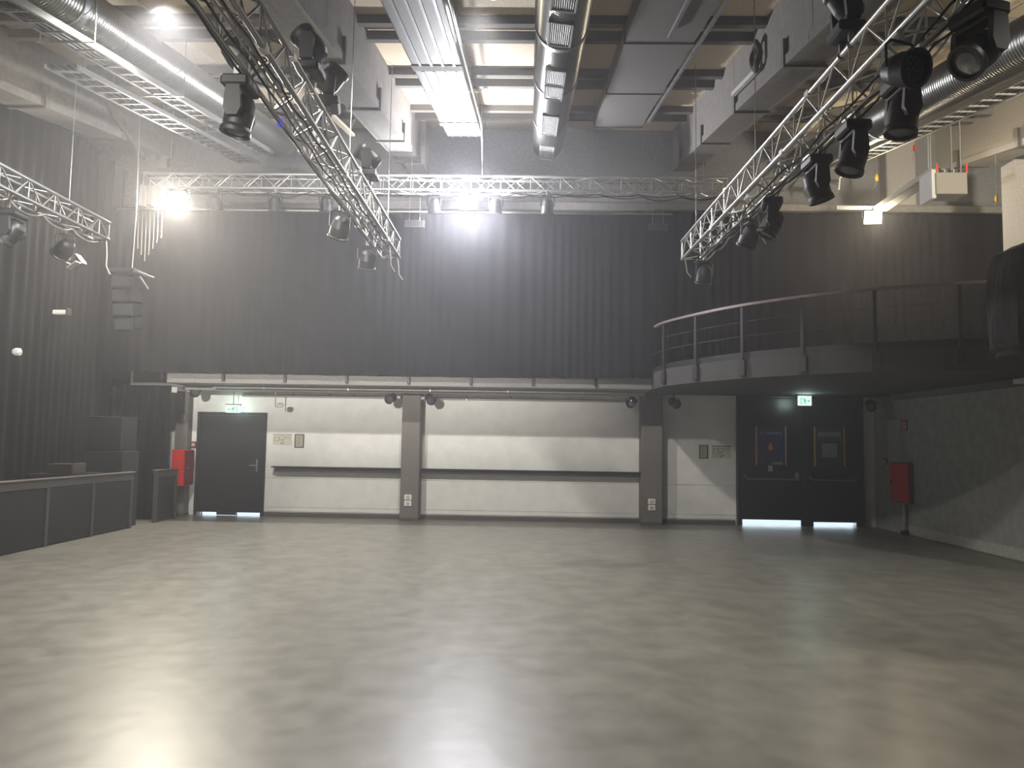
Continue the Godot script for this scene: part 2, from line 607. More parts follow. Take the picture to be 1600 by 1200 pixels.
func doors() -> void:
	var st: SurfaceTool
	# single door, left
	var d := thing("door_1", "dark grey single door under the left exit sign, daylight below it", "door", V(-6.29, 0, 16.3), "", "structure")
	st = mb()
	rng_box(st, -7.035, -6.965, 0, 2.17, 16.25, 16.45, 0.004)
	rng_box(st, -5.615, -5.55, 0, 2.17, 16.25, 16.45, 0.004)
	rng_box(st, -7.035, -5.55, 2.115, 2.18, 16.25, 16.45, 0.004)
	part("frame", st, M.black, d)
	st = mb()
	rng_box(st, -6.96, -5.62, 0.065, 2.112, 16.27, 16.33, 0.004)
	var leaf := part("leaf", st, M.grey_door, d)
	st = mb()
	rng_box(st, -5.745, -5.71, 0.93, 1.19, 16.262, 16.27, 0.003)
	tube(st, [V(-5.727, 1.06, 16.27), V(-5.727, 1.06, 16.215), V(-5.86, 1.06, 16.21)], 0.010, 8)
	part("handle", st, M.steel, leaf)
	st = mb()
	rng_box(st, -6.55, -6.14, 0.008, 0.066, 16.28, 16.30)
	rng_box(st, -6.88, -6.865, 0.0, 0.066, 16.28, 16.30)
	rng_box(st, -6.13, -6.115, 0.0, 0.066, 16.28, 16.30)
	part("sweep", st, M.black_matte, leaf)
	# double door, right
	d = thing("door_2", "tall black double door with panic bars and two posters", "door", V(5.76, 0, 16.3), "", "structure")
	st = mb()
	rng_box(st, 4.40, 4.44, 0, 2.69, 16.16, 16.45, 0.004)
	rng_box(st, 6.96, 7.00, 0, 2.69, 16.16, 16.45, 0.004)
	rng_box(st, 4.40, 7.00, 2.64, 2.69, 16.16, 16.45, 0.004)
	rng_box(st, 5.69, 5.77, 0.12, 2.64, 16.235, 16.26)
	rng_box(st, 4.43, 4.50, 0.0, 2.69, 16.235, 16.30)
	rng_box(st, 6.91, 6.99, 0.0, 2.69, 16.235, 16.30)
	rng_box(st, 4.43, 6.99, 2.60, 2.69, 16.235, 16.30)
	part("frame", st, M.black_door, d)
	for k in 2:
		var x0 := 4.445 if k == 0 else 5.735
		var x1 := 5.725 if k == 0 else 6.955
		st = mb()
		rng_box(st, x0, x1, 0.12 if k == 0 else 0.09, 2.635, 16.17, 16.23, 0.004)
		leaf = part("leaf", st, M.black_door, d)
		st = mb()
		var a := x0 + 0.08
		var b := x1 - 0.12
		var hy := 0.96
		if k == 1:
			a = x0 + 0.12
			b = x1 - 0.16
		tube(st, [V(a, hy + 0.08, 16.17), V(a, hy + 0.05, 16.09), V(a + 0.05, hy, 16.075), V(b - 0.05, hy, 16.075), V(b, hy, 16.09), V(b, hy + 0.06, 16.10), V(b, hy + 0.08, 16.17)], 0.017, 8)
		part("panic_bar", st, M.rail_light, leaf)
		st = mb()
		var lx := b if k == 0 else a
		rng_box(st, lx - 0.03, lx + 0.03, hy - 0.02, hy + 0.14, 16.10, 16.17, 0.008)
		part("latch_case", st, M.steel if k == 0 else M.rail_dark, leaf)
	st = mb()
	rng_box(st, 5.70, 5.95, 0.0, 0.125, 16.18, 16.22)
	rng_box(st, 6.84, 6.90, 0.0, 0.125, 16.18, 16.22)
	part("sweep", st, M.black_matte, d)
	poster(5.08, "blue poster with orange flame on the left leaf of the black double door", true)
	poster(6.29, "dark poster with pale square on the right leaf of the black double door", false)
	# small paper tag stuck below the blue poster
	st = mb()
	rng_box(st, 5.02, 5.11, 1.12, 1.24, 16.14, 16.17, 0.004)
	single("card_holder", "small grey card holder under the blue poster on the black door", "card holder", st, M.pale_grey)

func print_mat(im: Image, rough := 0.35) -> StandardMaterial3D:
	var m := StandardMaterial3D.new()
	m.resource_name = "print"
	m.albedo_texture = ImageTexture.create_from_image(im)
	m.roughness = rough
	return m

# flat printed sheet facing the hall (towards +z), with its own thickness
func sheet(st: SurfaceTool, x0: float, x1: float, y0: float, y1: float, d: float) -> void:
	face(st, [V(x0, y0, d), V(x1, y0, d), V(x1, y1, d), V(x0, y1, d)], Vector3(0, 0, 1), [Vector2(0, 1), Vector2(1, 1), Vector2(1, 0), Vector2(0, 0)])
	rng_box(st, x0, x1, y0, y1, d + 0.0005, d + 0.004)

func scribble(im: Image, x: int, y: int, w: int, h: int, c: Color, seed_: int) -> void:
	var r := RandomNumberGenerator.new()
	r.seed = seed_
	var px := x
	while px < x + w:
		var cw := r.randi_range(3, 6)
		if r.randf() < 0.85:
			im.fill_rect(Rect2i(px, y, 2, h), c)
			im.fill_rect(Rect2i(px, y + (0 if r.randf() < 0.5 else h / 2), cw - 1, 2), c)
			if r.randf() < 0.6:
				im.fill_rect(Rect2i(px + cw - 2, y + h / 2, 1, h / 2), c)
		px += cw + 1

func poster(cx: float, label: String, blue: bool) -> void:
	var t := thing("poster", label, "poster", V(cx, 1.26, 16.15))
	var im := Image.create(96, 128, false, Image.FORMAT_RGB8)
	if blue:
		im.fill(Color(0.17, 0.17, 0.36))
		im.fill_rect(Rect2i(0, 0, 96, 10), Color(0.14, 0.14, 0.17))
		im.fill_rect(Rect2i(88, 0, 8, 128), Color(0.10, 0.16, 0.48))
		scribble(im, 8, 14, 78, 11, Color(0.62, 0.58, 0.78), 4)
		for y in range(52, 80):
			for x in range(34, 58):
				var u := (x - 46) / 10.0
				var v := (y - 70) / (10.0 if y > 70 else 18.0)
				if u * u * (1.0 if y > 66 else 2.2) + v * v < 1.0:
					im.set_pixel(x, y, Color(0.78, 0.47, 0.10) if absf(u) > 0.25 else Color(0.86, 0.62, 0.18))
		for q in [[70, 38], [78, 46], [24, 70], [66, 98], [40, 104], [22, 36]]:
			im.fill_rect(Rect2i(q[0], q[1], 3, 5), Color(0.40, 0.40, 0.55))
		im.fill_rect(Rect2i(52, 119, 36, 9), Color(0.62, 0.62, 0.58))
	else:
		im.fill(Color(0.16, 0.165, 0.17))
		im.fill_rect(Rect2i(8, 12, 80, 18), Color(0.40, 0.42, 0.43))
		scribble(im, 10, 15, 74, 11, Color(0.62, 0.63, 0.63), 9)
		im.fill_rect(Rect2i(10, 32, 76, 12), Color(0.26, 0.27, 0.28))
		im.fill_rect(Rect2i(22, 52, 52, 48), Color(0.55, 0.55, 0.56))
		im.fill_rect(Rect2i(8, 104, 80, 20), Color(0.13, 0.12, 0.12))
	var st := mb()
	sheet(st, cx - 0.29, cx + 0.29, 1.26, 2.03, 16.155)
	part("sheet", st, print_mat(im), t)
	for s in [-1.0, 1.0]:
		st = mb()
		rng_box(st, cx + s * 0.305 - 0.014, cx + s * 0.305 + 0.014, 1.24, 2.06, 16.145, 16.17, 0.003)
		part("side_strip", st, M.gold, t)
	st = mb()
	rng_box(st, cx - 0.30, cx + 0.30, 1.235, 1.255, 16.15, 16.17, 0.002)
	part("lower_strip", st, M.black, t)

# ---------------------------------------------------------------- roof
func roof() -> void:
	var st := mb()
	slope_box(st, -11.2, 10.7, DECK + 0.03, DECK + 0.4, -6.6, 16.7)
	var ce := single("ceiling", "pale sloping roof deck above the beams and ducts", "ceiling", st, M.deck, "", "structure")
	# deck panels between the pairs of purlins, with open joints
	var rows := [[10.47, 12.0], [12.72, 14.25], [14.95, 16.28], [8.22, 9.75]]
	for bay in [[-7.4, -2.75], [-2.33, 3.07], [3.5, 8.65]]:
		for r in rows:
			var n := 4
			var w: float = (bay[1] - bay[0]) / n
			for k in n:
				st = mb()
				slope_box(st, bay[0] + w * k + 0.006, bay[0] + w * (k + 1) - 0.006, DECK, DECK + 0.03, r[0] + 0.01, r[1] - 0.01)
				part("panel", st, M.deck_wood if k % 2 == 0 else M.deck, ce)
	# purlins: pairs across every bay
	var pn := ["nearest", "second", "third", "fourth", "fifth", "sixth", "seventh", "farthest"]
	var ds := [7.45, 8.1, 9.75, 10.37, 12.0, 12.62, 14.25, 14.85]
	var bays := [[-7.45, -2.75, "left"], [-2.33, 3.07, "middle"], [3.5, 8.7, "right"]]
	for b in bays:
		for k in ds.size():
			st = mb()
			var d: float = ds[k]
			var hh: float = cy(DECK, d)
			prism(st, [Vector2(0, 0.02), Vector2(0, -0.115), Vector2(0.10, -0.115), Vector2(0.10, -0.10), Vector2(0.03, -0.10), Vector2(0.03, 0.02)], V(b[0], hh, d), Vector3(0, 0, -1), Vector3.UP, Vector3(b[1] - b[0], 0, 0))
			single("purlin", "grey roof purlin across the %s bay, %s from the camera" % [b[2], pn[k]], "purlin", st, M.purlin, "roof purlins", "structure")
	# long beams climbing to the back wall
	for b in [[-7.95, -7.45, "leftmost concrete roof beam along the edge of the hall"], [-2.75, -2.33, "concrete roof beam beside the left truss"], [3.07, 3.5, "concrete roof beam left of the right truss"], [8.70, 9.2, "beige concrete roof beam above the right balcony"]]:
		var t := thing("beam", b[2], "beam", V((b[0] + b[1]) / 2, cy(2.97, 8), 8), "", "structure")
		st = mb()
		slope_box(st, b[0], b[1], 2.97, DECK + 0.03, -6.3, 16.3)
		part("web", st, M.slab_light if b[0] > 8 else M.concrete, t)
		st = mb()
		slope_box(st, b[0] - 0.03, b[1] + 0.03, 2.97, 3.09, -6.3, 15.6)
		part("lower_flange", st, M.slab_light if b[0] > 8 else M.concrete, t)
		for d in [9.0, 11.2, 13.4, 15.3]:
			st = mb()
			slope_box(st, b[0] - 0.05, b[1] + 0.05, 2.94, 3.30, d, d + 0.08)
			part("strap", st, M.purlin, t)
	# diagonal brace by the left edge beam
	st = mb()
	tube(st, [V(-7.37, 7.62, 12.4), V(-7.39, 6.95, 14.05)], 0.06, 8)
	single("brace", "slanting grey steel brace under the leftmost roof beam", "brace", st, M.purlin, "", "structure")

# ---------------------------------------------------------------- balcony
func arc_points() -> Array:
	return [Vector2(2.38, 14.8), Vector2(2.47, 13.86), Vector2(2.84, 12.92), Vector2(3.36, 12.0), Vector2(4.02, 11.25), Vector2(4.80, 10.64), Vector2(5.70, 10.18), Vector2(6.67, 9.94), Vector2(7.60, 9.88)]

func arc_curve(off := 0.0) -> Array:
	var c := Curve2D.new()
	var p := arc_points()
	for i in p.size():
		var t: Vector2 = (p[mini(i + 1, p.size() - 1)] - p[maxi(i - 1, 0)]) * (0.5 if i > 0 and i < p.size() - 1 else 1.0)
		c.add_point(p[i], -t / 3.0, t / 3.0)
	c.bake_interval = 0.1
	var out := []
	var n := 48
	for k in n + 1:
		var l := c.get_baked_length() * k / n
		var q := c.sample_baked(l, true)
		var q2 := c.sample_baked(minf(l + 0.05, c.get_baked_length()), true)
		var q1 := c.sample_baked(maxf(l - 0.05, 0), true)
		var t := (q2 - q1).normalized()
		out.append(q + Vector2(t.y, -t.x) * off)
	return out

# closed strip with rectangular section swept along plan points
func sweep_strip(st: SurfaceTool, pts: Array, w: float, y0: float, y1: float) -> void:
	var L := []
	var R := []
	for i in pts.size():
		var t: Vector2 = (pts[mini(i + 1, pts.size() - 1)] - pts[maxi(i - 1, 0)]).normalized()
		var nn := Vector2(t.y, -t.x)
		L.append(pts[i] + nn * w / 2)
		R.append(pts[i] - nn * w / 2)
	for i in pts.size() - 1:
		var o: Vector2 = L[i] - R[i]
		var oo := Vector3(o.x, 0, -o.y)
		face(st, [V(L[i].x, y0, L[i].y), V(L[i + 1].x, y0, L[i + 1].y), V(L[i + 1].x, y1, L[i + 1].y), V(L[i].x, y1, L[i].y)], oo)
		face(st, [V(R[i].x, y0, R[i].y), V(R[i + 1].x, y0, R[i + 1].y), V(R[i + 1].x, y1, R[i + 1].y), V(R[i].x, y1, R[i].y)], -oo)
		face(st, [V(L[i].x, y1, L[i].y), V(L[i + 1].x, y1, L[i + 1].y), V(R[i + 1].x, y1, R[i + 1].y), V(R[i].x, y1, R[i].y)], Vector3.UP)
		face(st, [V(L[i].x, y0, L[i].y), V(L[i + 1].x, y0, L[i + 1].y), V(R[i + 1].x, y0, R[i + 1].y), V(R[i].x, y0, R[i].y)], Vector3.DOWN)
	for e in [0, pts.size() - 1]:
		var o: Vector2 = pts[0] - pts[1] if e == 0 else pts[-1] - pts[-2]
		face(st, [V(L[e].x, y0, L[e].y), V(R[e].x, y0, R[e].y), V(R[e].x, y1, R[e].y), V(L[e].x, y1, L[e].y)], Vector3(o.x, 0, -o.y))

func balcony() -> void:
	var st := mb()
	rng_box(st, -7.05, 2.40, 2.69, 2.93, 14.8, 16.3, 0.01)
	single("slab_balcony", "straight pale balcony slab above the white back wall", "balcony", st, M.slab_front, "", "structure")
	var plan := PackedVector2Array()
	for p in arc_curve():
		plan.append(p)
	for q in [Vector2(10.4, 9.88), Vector2(10.4, 16.3), Vector2(2.38, 16.3)]:
		plan.append(q)
	st = mb()
	plan_prism(st, plan, 2.69, 3.0)
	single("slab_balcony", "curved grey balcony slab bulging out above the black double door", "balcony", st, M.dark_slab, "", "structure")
	st = mb()
	rng_box(st, 7.28, 10.4, 2.69, 3.0, -6.3, 9.88)
	single("slab_balcony", "balcony slab running on along the right wall towards the camera", "balcony", st, M.slab, "", "structure")
	# drip beam under the straight slab and dark channel along the right wall head
	st = mb()
	rng_box(st, -7.0, 2.36, 2.60, 2.69, 15.5, 15.62, 0.006)
	single("trim_soffit", "grey ribbed strip under the straight balcony soffit", "trim", st, M.slab, "", "structure")
	st = mb()
	rng_box(st, 7.16, 7.28, 2.58, 2.69, 2.0, 15.2, 0.008)
	single("trim_wall_head", "dark channel along the head of the right wall under the balcony", "trim", st, M.skirting, "", "structure")
	# straight railing, its feet showing under the curtain hem
	var t := thing("balcony_railing", "straight balcony railing hidden by the black curtain, its posts fixed to the slab face", "railing", V(-2.3, 2.7, 14.76))
	for k in 8:
		st = mb()
		var x := -7.12 + 1.2 * k + 1.2 * 0.0
		x = -5.92 + 1.204 * (k - 1)
		rng_box(st, x - 0.026, x + 0.026, 2.73, 3.92, 14.735, 14.80, 0.004)
		part("post", st, M.post_dark, t)
	st = mb()
	rng_box(st, -7.15, 2.35, 3.90, 3.94, 14.74, 14.80, 0.006)
	part("handrail", st, M.rail_light, t)
	# curved railing
	t = thing("balcony_railing", "curved balcony railing with flat handrail and slim posts above the double door", "railing", V(4.8, 2.7, 10.6))
	var pa := arc_points()
	for k in range(1, pa.size()):
		var p: Vector2 = pa[k]
		var q: Vector2 = (pa[mini(k + 1, pa.size() - 1)] - pa[k - 1]).normalized()
		var o := Vector2(q.y, -q.x)
		if o.y > 0:
			o = -o
		var c := p + o * 0.03
		st = mb()
		box(st, V(c.x, 3.27, c.y), Vector3(0.05, 1.10, 0.03), 0.004, Basis(Vector3.UP, atan2(q.y, q.x)))
		part("post", st, M.post_dark, t)
		st = mb()
		box(st, V(c.x, 2.85, c.y), Vector3(0.12, 0.24, 0.045), 0.005, Basis(Vector3.UP, atan2(q.y, q.x)))
		part("post_foot", st, M.post_dark, t)
	st = mb()
	sweep_strip(st, arc_curve(0.03).slice(3, 41), 0.075, 3.815, 3.855)
	part("handrail", st, M.rail_light, t)
	st = mb()
	sweep_strip(st, arc_curve(-0.02), 0.02, 3.0, 3.10)
	part("toe_board", st, M.black, t)
	for h in [3.35, 3.58]:
		st = mb()
		var wp := []
		for p in arc_curve(0.0):
			wp.append(V(p.x, h, p.y))
		tube(st, wp, 0.004, 5)
		part("wire", st, M.rail_dark, t)

# ---------------------------------------------------------------- drapes
# cloth with folds hanging from a to b (plan points), thickness 8 mm
func drape(a: Vector2, b: Vector2, y0: float, y1: float, amp: float, period: float, seed_: int, hem := 0.0) -> SurfaceTool:
	var st := mb()
	var r := RandomNumberGenerator.new()
	r.seed = seed_
	var L := a.distance_to(b)
	var u := (b - a) / L
	var nn := Vector2(u.y, -u.x)
	var n := int(L / period * 8.0)
	var ph := 0.0
	var cols := []
	var sag := 0.0
	for i in n + 1:
		ph += TAU / 8.0 * (1.0 + 0.35 * sin(i * 0.05 + seed_))
		sag = 0.9 * sag + 0.1 * r.randf_range(-1, 1)
		cols.append([a + u * (L * i / n), ph, 0.75 + 0.5 * r.randf(), sag])
	var rows := 6
	var grid := []
	for i in n + 1:
		var col := []
		for j in rows + 1:
			var f := float(j) / rows
			var k: float = sin(cols[i][1]) + 0.35 * sin(cols[i][1] * 0.37 + f * 0.8)
			var off: float = amp * k * (0.75 + 0.35 * f)
			var p: Vector2 = cols[i][0] + nn * off
			var y: float = lerpf(y1, y0 + hem * cols[i][3] * 3.0, f)
			col.append(V(p.x, y, p.y))
		grid.append(col)
	var back := Vector3(nn.x, 0, -nn.y) * -0.008
	var nor := func(i: int, j: int) -> Vector3:
		var dx: Vector3 = grid[mini(i + 1, n)][j] - grid[maxi(i - 1, 0)][j]
		var dy: Vector3 = grid[i][maxi(j - 1, 0)] - grid[i][mini(j + 1, rows)]
		var q := dx.cross(dy).normalized()
		return q if q.dot(-back) > 0 else -q
	var flip: bool = (grid[1][0] - grid[0][0]).cross(grid[0][0] - grid[0][1]).dot(-back) < 0
	for i in n:
		for j in rows:
			var A := [grid[i][j + 1], nor.call(i, j + 1)]
			var B := [grid[i + 1][j + 1], nor.call(i + 1, j + 1)]
			var C := [grid[i + 1][j], nor.call(i + 1, j)]
			var D := [grid[i][j], nor.call(i, j)]
			var A2 := [A[0] + back, -A[1]]
			var B2 := [B[0] + back, -B[1]]
			var C2 := [C[0] + back, -C[1]]
			var D2 := [D[0] + back, -D[1]]
			if flip:
				smooth_quad(st, A, D, C, B)
				smooth_quad(st, A2, B2, C2, D2)
			else:
				smooth_quad(st, A, B, C, D)
				smooth_quad(st, A2, D2, C2, B2)
		face(st, [grid[i][rows], grid[i + 1][rows], grid[i + 1][rows] + back, grid[i][rows] + back], Vector3.DOWN)
		face(st, [grid[i][0], grid[i + 1][0], grid[i + 1][0] + back, grid[i][0] + back], Vector3.UP)
	return st

func drapes() -> void:
	single("black_curtain", "wide black stage curtain hanging below the back truss down to the balcony edge", "curtain", drape(Vector2(-8.22, 14.62), Vector2(2.34, 14.62), 2.885, 6.05, 0.008, 0.20, 2, 0.012), M.curtain)
	single("black_curtain", "black curtain on the back wall behind the curved balcony", "curtain", drape(Vector2(2.2, 15.85), Vector2(10.2, 15.85), 3.005, 6.49, 0.02, 0.24, 5), M.curtain)
	single("black_curtain", "black side drape hanging from roof to floor along the left of the hall", "curtain", drape(Vector2(-8.35, 2.0), Vector2(-8.35, 15.3), 0.01, 7.1, 0.03, 0.26, 9), M.curtain)
	single("black_curtain", "narrow black drape beside the leftmost column, down to the floor", "curtain", drape(Vector2(-8.2, 15.2), Vector2(-7.14, 15.2), 0.01, 2.66, 0.03, 0.2, 13), M.curtain)
	var st := mb()
	tube(st, [V(-8.15, 6.08, 14.62), V(2.75, 6.08, 14.62)], 0.024, 8)
	single("curtain_pipe", "thin steel pipe that carries the wide black stage curtain", "pipe", st, M.steel)
	st = mb()
	rng_box(st, 2.6, 10.2, 6.50, 6.54, 15.82, 15.88)
	single("curtain_rail", "rail under the ledge that carries the curtain behind the curved balcony", "rail", st, M.black)
	# two pale plates hung at the curtain head
	for q in [[-2.24, 5.82, "pale slotted plate at the head of the black curtain, left of the middle floodlight"], [2.45, 5.80, "faint pale plate at the head of the black curtain near its right end"]]:
		var t := thing("slotted_plate", q[2], "plate", V(q[0], q[1], 14.53))
		st = mb()
		rng_box(st, q[0] - 0.19, q[0] + 0.19, q[1] - 0.07, q[1] + 0.07, 14.53, 14.56, 0.004)
		part("plate", st, M.rail_dark, t)
		st = mb()
		for k in 8:
			rng_box(st, q[0] - 0.16 + k * 0.042, q[0] - 0.14 + k * 0.042, q[1] - 0.05, q[1] + 0.05, 14.525, 14.532)
		var ob := part("slots", st, M.charcoal, t)
		ob.set_meta("kind", "stuff")
		for e in [-0.1, 0.1]:
			st = mb()
			tube(st, [V(q[0] + e, q[1] + 0.07, 14.545), V(q[0] + e, 6.4, 14.545)], 0.004, 5)
			part("hanger", st, M.steel, t)

# ---------------------------------------------------------------- things on the back wall
func exit_mat(flip: bool) -> StandardMaterial3D:
	var im := Image.create(96, 56, false, Image.FORMAT_RGB8)
	im.fill(Color(0.93, 1.0, 0.98))
	var g := Color(0.10, 0.78, 0.48)
	# door
	im.fill_rect(Rect2i(62, 12, 16, 3), g)
	im.fill_rect(Rect2i(75, 12, 3, 32), g)
	im.fill_rect(Rect2i(62, 41, 16, 3), g)
	# running figure
	for y in 56:
		for x in range(34, 62):
			var p := Vector2(x, y)
			var near := p.distance_to(Vector2(52, 14)) < 3.6
			for s in [[50, 18, 45, 29, 3.2], [48, 20, 40, 22, 1.7], [40, 22, 37, 27, 1.6], [49, 20, 55, 25, 1.7], [55, 25, 59, 23, 1.5], [45, 29, 51, 34, 2.3], [51, 34, 50, 43, 2.0], [45, 30, 41, 38, 2.2], [41, 38, 35, 40, 1.8]]:
				if p.distance_to(Geometry2D.get_closest_point_to_segment(p, Vector2(s[0], s[1]), Vector2(s[2], s[3]))) < s[4]:
					near = true
			if near:
				im.set_pixel(x, y, g)
	# arrow
	for y in range(18, 38):
		for x in range(12, 30):
			if (absi(y - 28) < 3 and x > 18) or (x <= 20 and absi(y - 28) < x - 11):
				im.set_pixel(x, y, g)
	if flip:
		im.flip_x()
	var m := StandardMaterial3D.new()
	m.resource_name = "exit_sign_face"
	m.albedo_color = Color(0.2, 0.2, 0.2)
	m.emission_enabled = true
	m.emission_texture = ImageTexture.create_from_image(im)
	m.emission = Color.WHITE
	m.emission_operator = BaseMaterial3D.EMISSION_OP_MULTIPLY
	m.emission_energy_multiplier = 2.7
	return m

func exit_sign(c: Vector3, w: float, h: float, label: String, hang: float, flip: bool) -> void:
	var t := thing("exit_sign", label, "exit sign", c)
	var st := mb()
	box(st, Vector3(0, h / 2 + 0.018, 0), Vector3(w + 0.03, 0.035, 0.075), 0.006)
	part("housing", st, M.pale_grey, t, true)
	var fm := exit_mat(flip)
	st = mb()
	for s in [1.0, -1.0]:
		var z: float = s * 0.014
		face(st, [Vector3(-w / 2, -h / 2, z), Vector3(w / 2, -h / 2, z), Vector3(w / 2, h / 2, z), Vector3(-w / 2, h / 2, z)], Vector3(0, 0, s), [Vector2(0, 1), Vector2(1, 1), Vector2(1, 0), Vector2(0, 0)])
	for e in [[Vector3(0, -h / 2, 0), Vector3(w, 0, 0)], [Vector3(-w / 2, 0, 0), Vector3(0, h, 0)], [Vector3(w / 2, 0, 0), Vector3(0, h, 0)]]:
		var ce: Vector3 = e[0]
		var dr: Vector3 = e[1] / 2
		var zz := Vector3(0, 0, 0.014)
		face(st, [ce - dr - zz, ce + dr - zz, ce + dr + zz, ce - dr + zz], ce, [Vector2(0.02, 0.02), Vector2(0.03, 0.02), Vector2(0.03, 0.03), Vector2(0.02, 0.03)])
	part("lit_face", st, fm, t, true)
	st = mb()
	tube(st, [Vector3(0, h / 2 + 0.03, 0), Vector3(0, h / 2 + 0.03 + hang, 0)], 0.010, 8)
	part("stem", st, M.pipe, t, true)
	for s in [1.0, -1.0]:
		var l := AreaLight3D.new()
		l.name = "sign_light"
		l.area_size = Vector2(w, h)
		l.light_color = Color(0.85, 1.0, 0.95)
		l.light_energy = 0.7 if s > 0 else 0.4
		l.area_range = 30.0
		l.shadow_enabled = true
		l.position = Vector3(0, 0, s * 0.03)
		if s > 0:
			l.rotation.y = PI
		t.add_child(l, true)

func back_wall_things() -> void:
	var st: SurfaceTool
	exit_sign(V(-6.17, 2.235, 15.98), 0.30, 0.15, "lit exit sign above the dark single door", 0.345, false)
	exit_sign(V(5.57, 2.56, 15.55), 0.27, 0.19, "lit exit sign in front of the head of the black double door", 0.03, true)
	# long ledges
	for q in [[-5.36, -2.60, "dark wall ledge between the single door and the first column"], [-2.22, 2.36, "long dark wall ledge between the two columns"]]:
		var t := thing("wall_ledge", q[2], "ledge", V((q[0] + q[1]) / 2, 1.0, 16.2))
		st = mb()
		rng_box(st, q[0], q[1], 1.03, 1.055, 16.06, 16.285, 0.004)
		part("board", st, M.charcoal, t)
		st = mb()
		rng_box(st, q[0] + (0.06 if q[0] < -5 else 0.0), q[1], 0.95, 1.03, 16.12, 16.285, 0.004)
		part("support", st, M.rail_dark, t)
	# conduits under the soffit
	var t := thing("conduit", "long pale conduit with clips hanging under the straight balcony soffit", "conduit", V(-1.5, 2.62, 15.3))
	st = mb()
	tube(st, [V(-6.35, 2.645, 15.3), V(2.3, 2.645, 15.3)], 0.022, 8)
	part("tube", st, M.pipe, t)
	for x in [-6.3, -5.3, -3.6, -1.95, -0.4, 1.1]:
		st = mb()
		rng_box(st, x - 0.012, x + 0.012, 2.62, 2.69, 15.275, 15.325, 0.003)
		part("clip", st, M.steel, t)
	t = thing("conduit", "thin conduit clipped to the top of the white wall left of the first column", "conduit", V(-4.3, 2.55, 16.27))
	st = mb()
	tube(st, [V(-6.1, 2.535, 16.262), V(-2.62, 2.535, 16.262)], 0.021, 8)
	part("tube", st, M.pipe, t)
	for x in [-5.9, -5.0, -4.2, -3.7]:
		st = mb()
		rng_box(st, x - 0.01, x + 0.01, 2.512, 2.6, 16.245, 16.285, 0.003)
		part("clip", st, M.steel, t)
	t = thing("conduit", "thin conduit clipped to the top of the white wall between the columns", "conduit", V(0, 2.55, 16.27))
	st = mb()
	tube(st, [V(-2.20, 2.53, 16.262), V(2.34, 2.53, 16.262)], 0.021, 8)
	part("tube", st, M.pipe, t)
	for x in [-1.3, -1.05, -0.35, 0.1, 0.9, 1.15]:
		st = mb()
		rng_box(st, x - 0.01, x + 0.01, 2.50, 2.6, 16.245, 16.285, 0.003)
		part("clip", st, M.steel, t)
	# hanging pendant sensor
	t = thing("hanging_detector", "round pale detector on a hooked stem right of the left exit sign", "detector", V(-5.1, 2.69, 15.6))
	st = mb()
	tube(st, [V(-5.16, 2.69, 15.6), V(-5.16, 2.30, 15.6), V(-5.12, 2.27, 15.6)], 0.010, 8)
	part("stem", st, M.pipe, t)
	st = mb()
	lathe(st, [Vector2(0.001, -0.05), Vector2(0.05, -0.045), Vector2(0.065, -0.01), Vector2(0.065, 0.02), Vector2(0.03, 0.035), Vector2(0.001, 0.035)], V(-5.06, 2.32, 15.6), Basis(Vector3.RIGHT, 0.5), 16)
	part("cap", st, M.white_plastic, t)
	# black wall spots on the columns
	var sp := [[-6.86, 2.58, "small black spotlight beside the leftmost column", 1.0], [-2.80, 2.50, "small black spotlight on the left side of the socket column under the balcony", -1.0], [-2.0, 2.49, "small black spotlight on the right side of the socket column under the balcony", 1.0], [2.12, 2.49, "small black spotlight left of the dark right column", -1.0], [2.98, 2.49, "small black spotlight right of the dark right column", 1.0], [6.95, 2.50, "small black spotlight right of the double door", -1.0]]
	for q in sp:
		t = thing("wall_spotlight", q[2], "spotlight", V(q[0], q[1], 15.7), "black spotlights under the balcony")
		var b := Basis(Vector3.UP, 0.3 * q[3]) * Basis(Vector3.RIGHT, 0.3)
		st = mb()
		lathe(st, [Vector2(0.001, -0.13), Vector2(0.06, -0.13), Vector2(0.085, -0.09), Vector2(0.09, 0.10), Vector2(0.098, 0.105), Vector2(0.098, 0.125), Vector2(0.08, 0.125), Vector2(0.078, 0.10), Vector2(0.001, 0.10)], Vector3.ZERO, b * Basis(Vector3.RIGHT, PI / 2), 18)
		var body := part("body", st, M.black, t, true)
		st = mb()
		lathe(st, [Vector2(0.078, 0.103), Vector2(0.05, 0.112), Vector2(0.001, 0.116)], Vector3.ZERO, b * Basis(Vector3.RIGHT, PI / 2), 18)
		part("lens", st, M.lens, body, true)
		st = mb()
		tube(st, [Vector3(-0.105, 0, 0), Vector3(-0.105, 0.08, 0), Vector3(0, 0.12, 0), Vector3(0.105, 0.08, 0), Vector3(0.105, 0, 0)], 0.008, 6)
		tube(st, [Vector3(0, 0.12, 0), Vector3(0, 2.69 - q[1], 0)], 0.010, 6)
		part("bracket", st, M.rail_dark, t, true)
		st = mb()
		box(st, Vector3(-q[3] * 0.15, 0.02, -0.02), Vector3(0.07, 0.055, 0.06), 0.006)
		part("junction_box", st, M.pale_grey, t, true)
